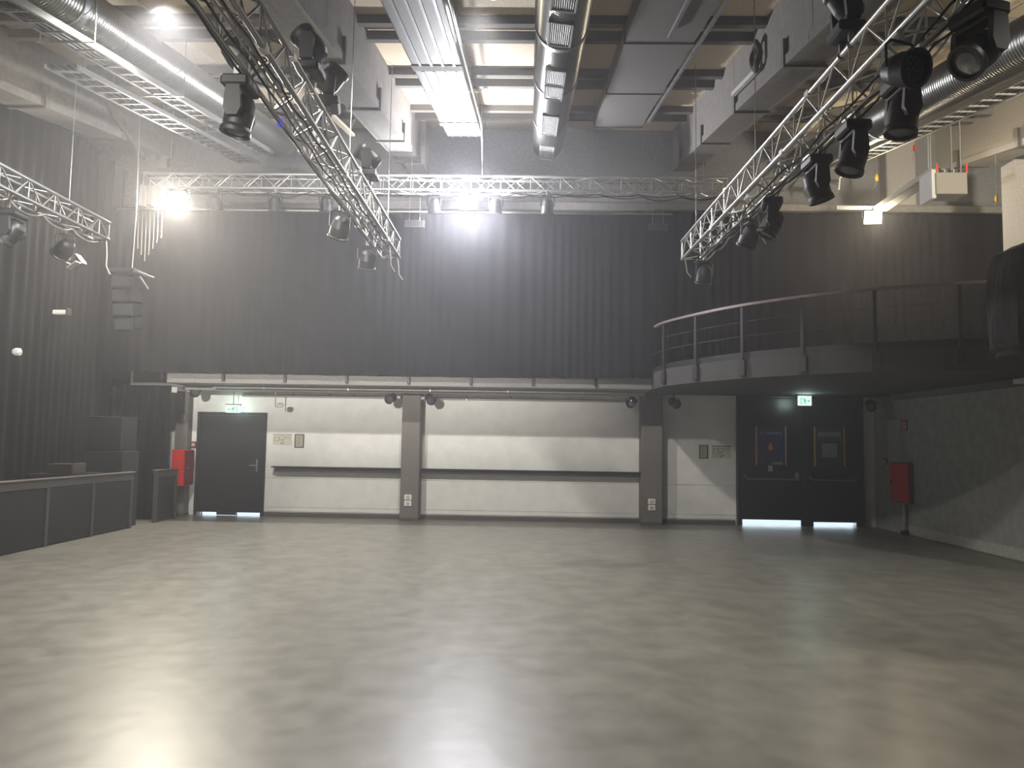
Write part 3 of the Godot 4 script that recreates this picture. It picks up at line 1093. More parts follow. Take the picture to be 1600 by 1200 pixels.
	# sockets on the columns
	for q in [[-2.43, "white double socket low on the column between the two wall ledges"], [2.56, "white double socket low on the dark right column"]]:
		t = thing("wall_socket", q[1], "socket", V(q[0], 0.29, 15.87))
		for k in 2:
			st = mb()
			rng_box(st, q[0] - 0.075, q[0] + 0.075, 0.295 + k * 0.125, 0.405 + k * 0.125, 15.845, 15.88, 0.008)
			var cv := part("cover", st, M.white_plastic, t)
			st = mb()
			lathe(st, [Vector2(0.04, 0.0), Vector2(0.036, -0.012), Vector2(0.001, -0.012)], V(q[0], 0.35 + k * 0.125, 15.845), Basis(Vector3.RIGHT, -PI / 2), 14)
			part("recess", st, M.pale_grey, cv)
	# evacuation plans and frames
	for s in [[-5.42, -4.99, 1.49, 1.74, "unframed evacuation drawing on the white wall beside the single door", false], [-4.94, -4.74, 1.45, 1.735, "small black framed notice on the white wall beside the single door", true], [3.62, 3.80, 1.36, 1.645, "small framed notice on the white wall left of the double door", true], [3.87, 4.28, 1.36, 1.645, "unframed evacuation drawing on the white wall left of the double door", false]]:
		var fr: bool = s[5]
		t = thing("framed_notice" if fr else "evacuation_plan", s[4], "notice" if fr else "plan", V((s[0] + s[1]) / 2, s[2], 16.28))
		var im := Image.create(96, 64, false, Image.FORMAT_RGB8)
		im.fill(Color(0.80, 0.78, 0.72))
		var ink := Color(0.42, 0.40, 0.35)
		if not fr:
			im.fill_rect(Rect2i(0, 0, 96, 4), ink)
			for q in [[8, 16, 22, 24], [34, 12, 20, 18], [60, 14, 26, 10], [40, 34, 12, 22]]:
				im.fill_rect(Rect2i(q[0], q[1], q[2], 2), ink)
				im.fill_rect(Rect2i(q[0], q[1] + q[3], q[2], 2), ink)
				im.fill_rect(Rect2i(q[0], q[1], 2, q[3]), ink)
				im.fill_rect(Rect2i(q[0] + q[2], q[1], 2, q[3] + 2), ink)
			for k in 20:
				im.fill_rect(Rect2i(40 + k, 56 - k / 2, 2, 2), ink)
		else:
			im.fill(Color(0.68, 0.66, 0.58))
			for k in 7:
				im.fill_rect(Rect2i(18, 8 + k * 7, 60 - (k * 13) % 24, 2), Color(0.5, 0.48, 0.42))
		st = mb()
		sheet(st, s[0] + 0.012, s[1] - 0.012, s[2] + 0.012, s[3] - 0.012, 16.278)
		part("sheet", st, print_mat(im, 0.6), t)
		if fr:
			st = mb()
			rng_box(st, s[0], s[0] + 0.018, s[2], s[3], 16.265, 16.285, 0.003)
			rng_box(st, s[1] - 0.018, s[1], s[2], s[3], 16.265, 16.285, 0.003)
			rng_box(st, s[0], s[1], s[2], s[2] + 0.016, 16.265, 16.285, 0.003)
			rng_box(st, s[0], s[1], s[3] - 0.016, s[3], 16.265, 16.285, 0.003)
			part("frame", st, M.charcoal if s[0] < 0 else M.rail_dark, t)
	# red cabinet by the left column
	t = thing("fire_cabinet", "bright red fire hose cabinet beside the dark single door", "fire cabinet", V(-7.12, 0.64, 15.85))
	st = mb()
	rng_box(st, -7.24, -6.985, 0.64, 1.38, 15.58, 16.055, 0.012)
	part("body", st, M.red, t)
	st = mb()
	rng_box(st, -6.985, -6.965, 0.66, 1.36, 15.60, 16.03, 0.006)
	var dr := part("door", st, M.dark_red, t)
	st = mb()
	lathe(st, [Vector2(0.001, 0.02), Vector2(0.018, 0.018), Vector2(0.02, 0.0), Vector2(0.02, -0.01)], V(-6.965, 1.0, 15.72), Basis(Vector3.FORWARD, PI / 2), 12)
	part("lock", st, M.steel, dr)
	call_point(V(-7.095, 1.48, 16.262), "dark red call point above the red cabinet beside the single door", Basis.IDENTITY)
	# two tiny tags on the leftmost column
	st = mb()
	rng_box(st, -7.28, -7.25, 1.96, 2.12, 16.05, 16.06, 0.002)
	rng_box(st, -7.235, -7.215, 1.98, 2.10, 16.05, 16.06, 0.002)
	single("column_tag", "small pale tag with two bars on the leftmost column", "tag", st, M.pale_grey)
	# stray mark plate on the wall
	st = mb()
	rng_box(st, -4.83, -4.80, 0.30, 0.36, 16.275, 16.285, 0.002)
	single("wall_plate", "tiny white plate low on the white wall left of the first column", "plate", st, M.white_plastic)

func call_point(c: Vector3, label: String, b: Basis) -> void:
	var t := thing("call_point", label, "call point", c)
	var st := mb()
	box(st, Vector3.ZERO, Vector3(0.12, 0.13, 0.045), 0.006, b)
	part("case", st, M.dark_red, t, true)
	st = mb()
	box(st, b * Vector3(0, 0, 0.024), Vector3(0.07, 0.07, 0.006), 0.002, b)
	part("glass", st, M.pale_grey, t, true)

# ---------------------------------------------------------------- right wall
func right_wall_things() -> void:
	var st := mb()
	var t := thing("fire_cabinet", "deep red fire hose cabinet on the right wall", "fire cabinet", V(7.2, 0.62, 15.1))
	rng_box(st, 7.19, 7.277, 0.60, 1.37, 14.68, 15.42, 0.008)
	part("body", st, M.dark_red, t)
	st = mb()
	rng_box(st, 7.17, 7.19, 0.62, 1.35, 14.70, 15.40, 0.006)
	var dr := part("door", st, M.red, t)
	st = mb()
	rng_box(st, 7.155, 7.17, 0.95, 1.03, 15.33, 15.36, 0.003)
	part("lock", st, M.dark_red, dr)
	st = mb()
	tube(st, [V(7.22, 0.60, 14.95), V(7.22, 0.02, 14.95)], 0.05, 10)
	single("standpipe", "pale vertical pipe below the red cabinet on the right wall", "pipe", st, M.right_wall)
	st = mb()
	rng_box(st, 7.10, 7.24, 0.0, 0.09, 14.80, 14.90, 0.02)
	single("door_stop", "small black block on the floor below the right red cabinet", "door stop", st, M.black_matte)
	call_point(V(7.255, 1.37, 15.75), "small red call point between the double door and the right red cabinet", Basis(Vector3.UP, -PI / 2))
	t = thing("fire_sign", "small red and white fire sign above the right red cabinet", "sign", V(7.27, 1.98, 14.98))
	st = mb()
	rng_box(st, 7.265, 7.28, 1.98, 2.19, 14.87, 15.08, 0.003)
	part("plate", st, M.dark_red, t)
	for k in 2:
		st = mb()
		rng_box(st, 7.26, 7.266, 2.0, 2.16, 14.91 + 0.085 * k, 14.945 + 0.085 * k, 0.001)
		part("pictogram", st, M.pale_grey, t)
	t = thing("access_panel", "pale access panel set in the right wall behind the small red sign", "panel", V(7.27, 1.35, 15.5))
	st = mb()
	rng_box(st, 7.266, 7.28, 1.33, 2.2, 15.18, 15.68, 0.004)
	part("cover", st, M.access, t)
	st = mb()
	rng_box(st, 7.258, 7.266, 1.72, 1.80, 15.20, 15.23, 0.002)
	part("latch", st, M.steel, t)
	st = mb()
	rng_box(st, 7.03, 7.15, 2.60, 2.67, 11.0, 11.25, 0.008)
	single("soffit_box", "small pale box under the curved balcony soffit by the right wall", "box", st, M.pale_grey)

# ---------------------------------------------------------------- left side
func barrier(label: String, d0: float, d1: float, posts: Array) -> void:
	var t := thing("barrier", label, "barrier", V(-7.1, 0, (d0 + d1) / 2))
	var st := mb()
	rng_box(st, -7.15, -7.03, 0.985, 1.005, d0, d1, 0.004)
	part("top_rail", st, M.rail_light, t)
	st = mb()
	rng_box(st, -7.12, -7.06, 0.86, 0.985, d0, d1, 0.004)
	part("upper_band", st, M.rail_dark, t)
	for p in posts:
		st = mb()
		rng_box(st, -7.12, -7.055, 0.0, 0.86, p - 0.035, p + 0.035, 0.004)
		part("post", st, M.rail_dark, t)
	for k in posts.size() - 1:
		st = mb()
		rng_box(st, -7.10, -7.075, 0.015, 0.855, posts[k] + 0.04, posts[k + 1] - 0.04, 0.003)
		part("panel", st, M.panel_black, t)

func left_side_things() -> void:
	var st: SurfaceTool
	barrier("long black panelled barrier with grey top rail along the left side", 6.45, 13.78, [6.5, 7.7, 8.9, 10.1, 11.3, 12.5, 13.72])
	barrier("short black barrier section between the long barrier and the leftmost column", 14.62, 15.5, [14.66, 15.46])
	# counter, case and cabinet behind the barrier
	var t := thing("counter", "black counter behind the long barrier on the left", "counter", V(-7.8, 0, 13.0))
	st = mb()
	rng_box(st, -8.15, -7.45, 0.0, 0.97, 12.5, 13.4, 0.01)
	part("body", st, M.panel_black, t)
	st = mb()
	rng_box(st, -8.18, -7.42, 0.97, 1.0, 12.45, 13.45, 0.006)
	part("top", st, M.black, t)
	t = thing("equipment_case", "olive brown case lying on the black counter behind the barrier", "case", V(-7.8, 1.0, 12.9))
	st = mb()
	rng_box(st, -8.02, -7.60, 1.0, 1.16, 12.75, 13.1, 0.012)
	part("body", st, M.olive, t)
	st = mb()
	rng_box(st, -7.605, -7.56, 1.0, 1.17, 12.74, 13.11, 0.01)
	part("end_cap", st, M.rail_dark, t)
	t = thing("speaker_cabinet", "tall black cabinet behind the end of the long barrier", "cabinet", V(-7.55, 0, 13.9))
	st = mb()
	rng_box(st, -7.92, -7.20, 0.0, 1.37, 13.6, 14.2, 0.015)
	part("body", st, M.black_matte, t)
	st = mb()
	rng_box(st, -7.86, -7.26, 0.1, 1.27, 13.585, 13.6, 0.004)
	part("grille", st, M.black_matte, t)
	t = thing("flight_case", "dark grey flight case standing on the tall black cabinet", "flight case", V(-7.55, 1.37, 13.9))
	st = mb()
	rng_box(st, -7.88, -7.24, 1.37, 1.98, 13.62, 14.15, 0.015)
	part("body", st, M.panel_black, t)
	st = mb()
	rng_box(st, -7.89, -7.23, 1.955, 1.985, 13.61, 14.16, 0.006)
	part("edge_strip", st, M.charcoal, t)
	# line array
	t = thing("line_array", "black loudspeaker array hanging in front of the dark left drape", "loudspeaker", V(-7.05, 4.5, 13.2))
	st = mb()
	rng_box(st, -7.27, -6.84, 4.46, 4.54, 12.95, 13.45, 0.008)
	part("fly_frame", st, M.charcoal, t)
	var yy := 4.44
	var ang := 0.0
	var dd := 13.2
	for k in 4:
		st = mb()
		var b := Basis(Vector3.RIGHT, ang)
		var c := V(-7.06, yy - 0.12, dd)
		box(st, c, Vector3(0.40 - 0.02 * k, 0.225, 0.36), 0.02, b)
		var cab := part("cabinet", st, M.black, t)
		st = mb()
		box(st, c + b * Vector3(0, 0, 0.183), Vector3(0.34 - 0.02 * k, 0.18, 0.012), 0.004, b)
		part("grille", st, M.charcoal, cab)
		yy -= 0.232
		ang += 0.09
		dd += 0.03 * k
	st = mb()
	tube(st, [V(-6.84, 4.50, 13.1), V(-6.55, 4.40, 13.1)], 0.018, 6)
	tube(st, [V(-6.80, 4.42, 13.1), V(-6.64, 4.20, 13.1)], 0.014, 6)
	part("rigging_arm", st, M.steel, t)
	st = mb()
	tube(st, [V(-7.0, 4.54, 13.2), V(-6.98, 5.6, 13.2), V(-7.02, 7.9, 13.2)], 0.012, 6)
	single("hoist_cable", "steel hoist cable above the hanging loudspeaker array", "cable", st, M.steel)
	# gathered cloth and cords at the left end of the back truss
	st = drape(Vector2(-7.45, 14.2), Vector2(-6.92, 14.2), 6.02, 6.42, 0.05, 0.14, 31, 0.05)
	single("gathered_cloth", "pale bunched cloth tied under the left end of the back truss", "cloth", st, M.cloth_pale)
	for k in 7:
		st = mb()
		var x := -7.46 + k * 0.075
		tube(st, [V(x, 6.06, 14.2), V(x + 0.01, 5.4, 14.2), V(x + 0.02 - 0.004 * k, 4.95 + 0.12 * absf(k - 2), 14.2)], 0.008, 5)
		single("cord", "thin pale cord hanging in a row below the bunched cloth", "cord", st, M.rope, "cords below the bunched cloth")
	# small fittings on the left drape
	t = thing("small_lamp", "small grey bracket lamp on the left drape below the far-left truss", "lamp", V(-8.2, 3.77, 13.2))
	st = mb()
	rng_box(st, -8.33, -8.08, 3.74, 3.82, 13.12, 13.26, 0.015)
	part("body", st, M.pale_grey, t)
	st = mb()
	rng_box(st, -8.08, -8.03, 3.72, 3.85, 13.1, 13.2, 0.006)
	part("bracket", st, M.rail_dark, t)
	st = mb()
	lathe(st, [Vector2(0.001, 0.07), Vector2(0.05, 0.06), Vector2(0.065, 0.02), Vector2(0.06, -0.04), Vector2(0.001, -0.06)], V(-8.27, 2.97, 12.2), Basis(Vector3.FORWARD, -PI / 2), 16)
	single("round_knob", "round grey knob on the dark left drape", "knob", st, M.pale_grey)

# ---------------------------------------------------------------- trusses
func truss(label: String, a: Vector3, b: Vector3, s: float, m: Material) -> Node3D:
	var t := thing("lighting_truss", label, "truss", a, "aluminium lighting trusses")
	var u := (b - a).normalized()
	var L := a.distance_to(b)
	var side := u.cross(Vector3.UP).normalized()
	var up := side.cross(u).normalized()
	var h := s / 2
	var cs := [side * h + up * h, side * h - up * h, -side * h - up * h, -side * h + up * h]
	var chord := rod_mesh(0.025, L, 12)
	for c in cs:
		shared("chord", chord, m, t, along(c, c + u * L))
	var n := int(round(L / (s * 1.05)))
	var p := L / n
	var diag := rod_mesh(0.0095, sqrt(p * p + s * s), 6)
	var rung := rod_mesh(0.0095, s, 6)
	for f in 4:
		var c0: Vector3 = cs[f]
		var c1: Vector3 = cs[(f + 1) % 4]
		for k in n:
			var q0 := c0 + u * p * k
			var q1 := c1 + u * p * (k + 1)
			if (k + f) % 2 == 1:
				q0 = c1 + u * p * k
				q1 = c0 + u * p * (k + 1)
			shared("brace", diag, m, t, along(q0, q1))
			if f % 2 == 0 and k % 2 == 0:
				shared("rung", rung, m, t, along(c0 + u * p * k, c1 + u * p * k))
		shared("rung", rung, m, t, along(c0, c1))
		shared("rung", rung, m, t, along(c0 + u * L, c1 + u * L))
	if n > 20 and n < 36:
		var tape := BoxMesh.new()
		tape.size = Vector3(0.055, 0.09, 0.055)
		for k in 9:
			var c: Vector3 = cs[(k * 3 + 1) % 4]
			shared("tape_label", tape, M.white_plastic, t, along(c + u * (L * (0.22 + 0.08 * k)), c + u * (L * (0.22 + 0.08 * k) + 0.1)))
	return t

func make_head() -> Node3D:
	var t := Node3D.new()
	t.name = "moving_head_light"
	var st := mb()
	box(st, Vector3(0, -0.13, 0), Vector3(0.32, 0.10, 0.24), 0.02)
	var base := part("base", st, M.black, t, true)
	st = mb()
	box(st, Vector3(0, -0.13, 0.121), Vector3(0.09, 0.045, 0.004), 0.001)
	part("display", st, M.lens, base, true)
	for s in [-1.0, 1.0]:
		st = mb()
		box(st, Vector3(s * 0.10, -0.04, 0), Vector3(0.03, 0.10, 0.05), 0.005)
		tube(st, [Vector3(s * 0.10, 0.0, -0.012), Vector3(s * 0.10, 0.03, -0.036), Vector3(s * 0.10, 0.06, -0.02), Vector3(s * 0.10, 0.055, 0.012)], 0.010, 6)
		part("clamp", st, M.steel, t, true)
	st = mb()
	for s in [-1.0, 1.0]:
		prism(st, [Vector2(-0.06, -0.02), Vector2(0.06, -0.02), Vector2(0.075, -0.20), Vector2(0.045, -0.27), Vector2(-0.045, -0.27), Vector2(-0.075, -0.20)], Vector3(s * 0.155 - 0.022, -0.18, 0), Vector3(0, 0, 1), Vector3.UP, Vector3(0.044, 0, 0))
	box(st, Vector3(0, -0.195, 0), Vector3(0.35, 0.035, 0.13), 0.01)
	part("yoke", st, M.black, t, true)
	var h := Node3D.new()
	h.name = "head"
	h.position = Vector3(0, -0.39, 0)
	t.add_child(h)
	st = mb()
	lathe(st, [Vector2(0.001, 0.17), Vector2(0.075, 0.165), Vector2(0.11, 0.12), Vector2(0.125, 0.02), Vector2(0.12, -0.10), Vector2(0.132, -0.13), Vector2(0.132, -0.165), Vector2(0.11, -0.165), Vector2(0.108, -0.14), Vector2(0.001, -0.14)], Vector3.ZERO, Basis.IDENTITY, 20)
	part("shell", st, M.black, h, true)
	st = mb()
	lathe(st, [Vector2(0.001, -0.158), Vector2(0.07, -0.152), Vector2(0.108, -0.141)], Vector3.ZERO, Basis.IDENTITY, 20)
	part("lens", st, M.lens, h, true)
	return t

func make_par() -> Node3D:
	var t := Node3D.new()
	t.name = "par_can"
	var st := mb()
	box(st, Vector3(0, -0.03, 0), Vector3(0.05, 0.09, 0.035), 0.005)
	tube(st, [Vector3(0, 0.0, -0.012), Vector3(0, 0.03, -0.036), Vector3(0, 0.06, -0.02), Vector3(0, 0.055, 0.012)], 0.010, 6)
	part("clamp", st, M.steel, t, true)
	st = mb()
	tube(st, [Vector3(-0.145, -0.30, 0), Vector3(-0.145, -0.13, 0), Vector3(-0.10, -0.085, 0), Vector3(0.10, -0.085, 0), Vector3(0.145, -0.13, 0), Vector3(0.145, -0.30, 0)], 0.011, 6)
	part("yoke", st, M.black, t, true)
	var h := Node3D.new()
	h.name = "head"
	h.position = Vector3(0, -0.30, 0)
	t.add_child(h)
	st = mb()
	lathe(st, [Vector2(0.001, 0.16), Vector2(0.06, 0.155), Vector2(0.10, 0.11), Vector2(0.128, 0.0), Vector2(0.13, -0.12), Vector2(0.145, -0.13), Vector2(0.145, -0.15), Vector2(0.12, -0.15), Vector2(0.118, -0.10), Vector2(0.001, -0.10)], Vector3.ZERO, Basis.IDENTITY, 20)
	part("shell", st, M.black, h, true)
	st = mb()
	for q in [[0, 0, 1], [0.052, 0, 6], [0.094, 0, 12]]:
		for k in q[2]:
			var a: float = TAU * k / q[2]
			lathe(st, [Vector2(0.001, -0.118), Vector2(0.013, -0.114), Vector2(0.02, -0.10)], Vector3(cos(a) * q[0], 0, sin(a) * q[0]), Basis.IDENTITY, 8)
	part("lens", st, M.lens, h, true)
	return t

# point where a fixture's clamp grips a chord; negative side = left chord
func chord(which: int, d: float, side: int, upper: bool) -> Vector3:
	var x := -2.14 - 0.10 * (d - 3.6) / 8.5 if which == 0 else 2.74 - 0.19 * (d - 3.6) / 8.4
	return V(x + 0.145 * side, 4.71 + (0.145 + 0.024 if upper else -0.145 - 0.024), d)

func arm(from: Vector3, t: Node3D) -> void:
	var st := mb()
	tube(st, [from, t.position], 0.014, 6)
	var o := part("side_arm", st, M.steel, t)
	o.transform = t.transform.affine_inverse()

# hangs a copy of a fixture at p, turned, its head tilted; upright when `stand`
func hang(proto: Node3D, p: Vector3, turn: float, tilt: float, label: String, category: String, group: String) -> Node3D:
	var t: Node3D = proto.duplicate()
	t.name = numbered(proto.name)
	add_child(t, true)
	t.position = p
	t.basis = Basis(Vector3.UP, turn)
	if p.y > 4.8 and p.y < 5.1:
		t.basis = t.basis * Basis(Vector3.BACK, PI)
	t.basis = t.basis.scaled(Vector3.ONE * 0.92)
	(t.get_node("head") as Node3D).rotation.x = tilt
	tag(t, label, category, group)
	return t

func catenary(a: Vector3, b: Vector3, sag: float, n := 10) -> Array:
	var out := []
	for k in n + 1:
		var f := float(k) / n
		out.append(a.lerp(b, f) + Vector3.DOWN * sag * 4.0 * f * (1.0 - f))
	return out

func cable_run(label: String, a: Vector3, b: Vector3, loops: int, sag: float, m: Material, r: float) -> void:
	var pts := []
	for k in loops:
		var p := a.lerp(b, float(k) / loops)
		var q := a.lerp(b, float(k + 1) / loops)
		var j := Vector3(rng.randf_range(-0.012, 0.012), 0, 0)
		var c := catenary(p, q, sag * rng.randf_range(0.4, 1.4), 6)
		for i in c.size():
			if i < c.size() - 1 or k == loops - 1:
				pts.append(c[i] + j * sin(PI * i / 6.0))
	var st := mb()
	tube(st, pts, r, 5)
	single("cable", label, "cable", st, m)

func trusses() -> void:
	# left, right, back, far-left
	truss("long lighting truss slanting through the upper left, crossing the back truss", V(-2.14, 4.71, 3.6), V(-2.24, 4.71, 12.1), 0.29, M.aluminium_dull)
	truss("long bright lighting truss reaching from the upper right to the curved balcony", V(2.74, 4.71, 3.6), V(2.55, 4.71, 12.0), 0.29, M.aluminium)
	truss("level lighting truss across the back above the wide black curtain", V(-7.45, 6.55, 14.42), V(3.72, 6.55, 14.42), 0.27, M.aluminium)
	truss("short lighting truss at the far left edge in front of the side drape", V(-6.30, 4.66, 6.5), V(-6.36, 4.66, 11.05), 0.25, M.aluminium_dull)
	head_proto = make_head()
	par_proto = make_par()
	var g := "fixtures on the lighting trusses"
	# chord(truss, depth, side, upper) gives a point on a chord: left truss 0, right truss 1
	arm(V(-2.33, 4.86, 6.25), hang(par_proto, V(-2.50, 5.16, 6.25), -0.9, 0.9, "par light with round many-eyed face, left of the left truss", "stage light", g))
	hang(head_proto, chord(0, 5.85, -1, false), PI / 2, 0.2, "moving head below the blue marker ring, under the left side of the left truss", "stage light", g)
	hang(head_proto, chord(0, 6.75, 1, true), PI / 2, 0.7, "large dark moving head standing on the left truss, nearest the top edge", "stage light", g)
	hang(head_proto, chord(0, 7.45, 1, true), PI / 2 + 0.2, -0.6, "dark moving head standing on the left truss, second from the top edge", "stage light", g)
	hang(head_proto, chord(0, 8.1, -1, true), PI / 2, 0.5, "dark moving head standing on the left side of the left truss by its middle", "stage light", g)
	hang(head_proto, chord(0, 9.5, 1, true), PI / 2, 0.9, "dark moving head standing on the left truss in front of the roof beam end", "stage light", g)
	hang(par_proto, chord(0, 9.3, -1, false), 0.6, 0.6, "par light under the left truss at the line of the back truss", "stage light", g)
	hang(par_proto, chord(0, 11.0, -1, false), 0.3, 0.5, "par light under the left truss near its far end", "stage light", g)
	# right truss
	hang(head_proto, chord(1, 6.05, -1, true), PI / 2, 0.6, "dark moving head standing on the right truss at the top edge", "stage light", g)
	hang(par_proto, chord(1, 5.2, -1, false), 0.35, -1.2, "par light with dotted face turned to the camera, under the right truss", "stage light", g)
	hang(head_proto, chord(1, 5.76, 1, false), PI / 2, 0.15, "moving head hanging just below the dotted par light on the right truss", "stage light", g)
	hang(head_proto, chord(1, 4.8, 1, false), PI / 2 + 0.3, 0.9, "large black moving head at the upper right corner of the right truss", "stage light", g)
	hang(head_proto, chord(1, 6.6, 1, false), PI / 2, 0.3, "dark moving head under the right truss before the bright roof panels", "stage light", g)
	hang(head_proto, chord(1, 7.4, 1, false), PI / 2, -0.3, "big dark moving head under the right truss beside the long cable ladder", "stage light", g)
	hang(head_proto, chord(1, 8.7, 1, false), PI / 2 - 0.2, 0.5, "dark moving head under the right truss, third from its far end", "stage light", g)
	hang(par_proto, chord(1, 9.5, 1, false), 0.4, 0.6, "par light under the right truss, second from its far end", "stage light", g)
	hang(par_proto, chord(1, 11.75, 1, false), 0.2, 0.4, "small dark par light at the far end of the right truss", "stage light", g)
	# back truss
	var bn := ["beside the left floodlight", "second from the left floodlight", "just left of where the left truss crosses", "left of the middle floodlight", "right of the middle floodlight", "second right of the middle floodlight"]
	var bx := [-6.03, -4.88, -3.90, -1.84, -0.66, 0.32]
	for k in 6:
		hang(par_proto, V(bx[k], 6.387, 14.285), 0.2 * (k % 3 - 1), 0.35, "small black par light under the back truss, " + bn[k], "stage light", g)
	# far left
	hang(head_proto, V(-6.47, 4.507, 9.3), PI / 2, 0.7, "dim moving head under the far left truss", "stage light", g)
	var bd := hang(par_proto, V(-6.475, 4.507, 10.4), 1.1, 0.9, "par light with shiny barn door at the end of the far left truss", "stage light", g)
	var st := mb()
	for q in [[-0.13, 0.06, 0.5], [0.0, 0.0, -0.6], [0.10, 0.09, 0.9]]:
		box(st, V(-6.40 + q[0], 4.02 + q[1], 10.5), Vector3(0.16, 0.012, 0.12), 0.003, Basis(Vector3.FORWARD, q[2]))
	part("barn_door", st, M.aluminium, bd).transform = bd.transform.affine_inverse()
	head_proto.free()
	par_proto.free()
	# blue ties and white tape labels
	st = mb()
	lathe(st, [Vector2(0.03, -0.02), Vector2(0.045, -0.02), Vector2(0.045, 0.02), Vector2(0.03, 0.02)], V(-2.32, 4.56, 6.85), Basis(Vector3.FORWARD, PI / 2), 14)
	single("cable_tie", "glowing blue marker ring on the left truss cables", "marker light", st, M.blue_led)
	# cables along the trusses
	for k in 5:
		var o := Vector3(-0.12 + 0.06 * k, -0.195 - 0.02 * (k % 2), 0)
		cable_run("cable looping along the left truss, strand %s from its left side" % ["first", "second", "third", "fourth", "fifth"][k], V(-2.14, 4.71, 3.8) + o, V(-2.24, 4.71, 11.9) + o, 7 + k, 0.02, M.black_matte if k % 2 == 0 else M.rope, 0.010)
	for k in 5:
		var o := Vector3(-0.02 + 0.05 * k, -0.195 - 0.02 * (k % 2), 0)
		cable_run("cable looping along the right truss, strand %s from its left side" % ["first", "second", "third", "fourth", "fifth"][k], V(2.74, 4.71, 3.8) + o, V(2.55, 4.71, 11.9) + o, 8 + k, 0.035, M.black_matte if k % 3 != 1 else M.rope, 0.010)
	for k in 2:
		cable_run("cable sagging along the back truss, %s strand" % ["front", "rear"][k], V(-7.3, 6.372, 14.36 + 0.12 * k), V(3.6, 6.372, 14.36 + 0.12 * k), 14 + k, 0.06, M.black_matte, 0.010)
	cable_run("cable sagging along the far left truss", V(-6.3, 4.49, 7.0), V(-6.36, 4.49, 11.0), 6, 0.09, M.rope, 0.010)
	# loose cable tails
	var tails := [[-2.10, 12.0, 4.53, 0.35, "left truss"], [2.41, 11.8, 4.53, 0.30, "right truss"], [2.757, 9.2, 4.53, 0.45, "right truss between two lights"], [-6.235, 11.0, 4.50, 0.5, "far left truss"], [-2.085, 11.2, 4.53, 0.4, "left truss before its end"]]
	for q in tails:
		st = mb()
		var p := V(q[0], q[2], q[1])
		tube(st, [p, p + Vector3(0.02, -q[3] * 0.4, 0), p + Vector3(0.03, -q[3] * 0.75, 0.02), p + Vector3(0.09, -q[3], 0.02)], 0.009, 5)
		single("cable_tail", "loose cable tail hanging from the end of the " + q[4], "cable", st, M.rope)
	# steel wire ropes that carry the trusses
	var wr := [[-2.19, 9.0, 4.85, "left truss"], [-2.24, 11.8, 4.85, "far end of the left truss"], [2.62, 8.8, 4.85, "right truss"], [2.56, 11.7, 4.85, "far end of the right truss"], [-7.0, 14.42, 6.68, "left end of the back truss"], [-2.3, 14.42, 6.68, "back truss below the left roof beam"], [3.3, 14.42, 6.68, "right end of the back truss"], [-6.33, 10.2, 4.78, "far left truss"], [-6.32, 8.0, 4.78, "near part of the far left truss"]]
	for q in wr:
		st = mb()
		tube(st, [V(q[0], q[2], q[1]), V(q[0], cy(TOP, q[1]), q[1])], 0.006, 5)
		single("wire_rope", "thin steel wire rope carrying the " + q[3], "wire rope", st, M.steel, "truss suspension wires")

# ---------------------------------------------------------------- ducts, trays
func spiral(x: float, rel: float, r: float, d0: float, d1: float, pitch: float) -> SurfaceTool:
	var st := mb()
	var n := 32
	var L := d1 - d0
	var per := 4
	var rows := int(L / pitch * per)
	var ax := Vector3(0, SLOPE, -1).normalized()
	var s := Vector3.RIGHT
	var up := s.cross(ax).normalized()
	if up.y < 0:
		up = -up
	var prof := [0.0, 0.35, 1.0, 0.35]
	var ring_at := func(i: int) -> Array:
		var d := d0 + L * i / rows
		var out := []
		for k in n:
			var a := TAU * k / n
			var f := fposmod(i + float(per) * k / n, per)
			var i0 := int(f) % per
			var rr: float = r + 0.007 * lerpf(prof[i0], prof[(i0 + 1) % per], f - int(f))
			var nn := s * cos(a) + up * sin(a)
			var slope_n: float = (prof[(i0 + 1) % per] - prof[i0]) * 0.007 / (L / rows)
			out.append([V(x, cy(rel, d), d) + nn * rr, (nn - ax * slope_n).normalized()])
		return out
	var prev: Array = ring_at.call(0)
	for i in rows:
		var nx: Array = ring_at.call(i + 1)
		for k in n:
			var k2 := (k + 1) % n
			if (prev[k2][0] - prev[k][0]).cross(nx[k][0] - prev[k][0]).dot(prev[k][1]) > 0:
				smooth_quad(st, prev[k], prev[k2], nx[k2], nx[k])
			else:
				smooth_quad(st, prev[k], nx[k], nx[k2], prev[k2])
		prev = nx
	var c0 := []
	var c1 := []
	var first: Array = ring_at.call(0)
	for k in n:
		c0.append(first[k][0])
		c1.append(prev[k][0])
	face(st, c0, -ax)
	face(st, c1, ax)
	return st

func duct(label: String, x: float, rel: float, r: float, d0: float, d1: float, collars: Array) -> Node3D:
	var t := thing("spiral_duct", label, "duct", V(x, cy(rel, d0), d0))
	part("pipe", spiral(x, rel, r, d0, d1, 0.05), M.duct, t)
	var ax := Vector3(0, SLOPE, -1).normalized()
	for d in collars:
		var st := mb()
		lathe(st, [Vector2(r, -0.06), Vector2(r + 0.018, -0.055), Vector2(r + 0.02, 0.0), Vector2(r + 0.018, 0.055), Vector2(r, 0.06)], V(x, cy(rel, d), d), Basis(Vector3.RIGHT, ax.cross(Vector3.RIGHT).normalized() * -1.0 if false else ax, Vector3.RIGHT).orthonormalized() if false else Basis(Vector3.RIGHT, ax, Vector3.RIGHT.cross(ax)), 36)
		part("collar", st, M.galvanised, t)
	for d in collars:
		for s in [-1.0, 1.0]:
			var st := mb()
			tube(st, [V(x + s * (r + 0.01), cy(rel, d + 0.15), d + 0.15), V(x + s * (r + 0.01), cy(TOP, d + 0.15), d + 0.15)], 0.006, 5)
			part("hanger", st, M.steel, t)
	return t

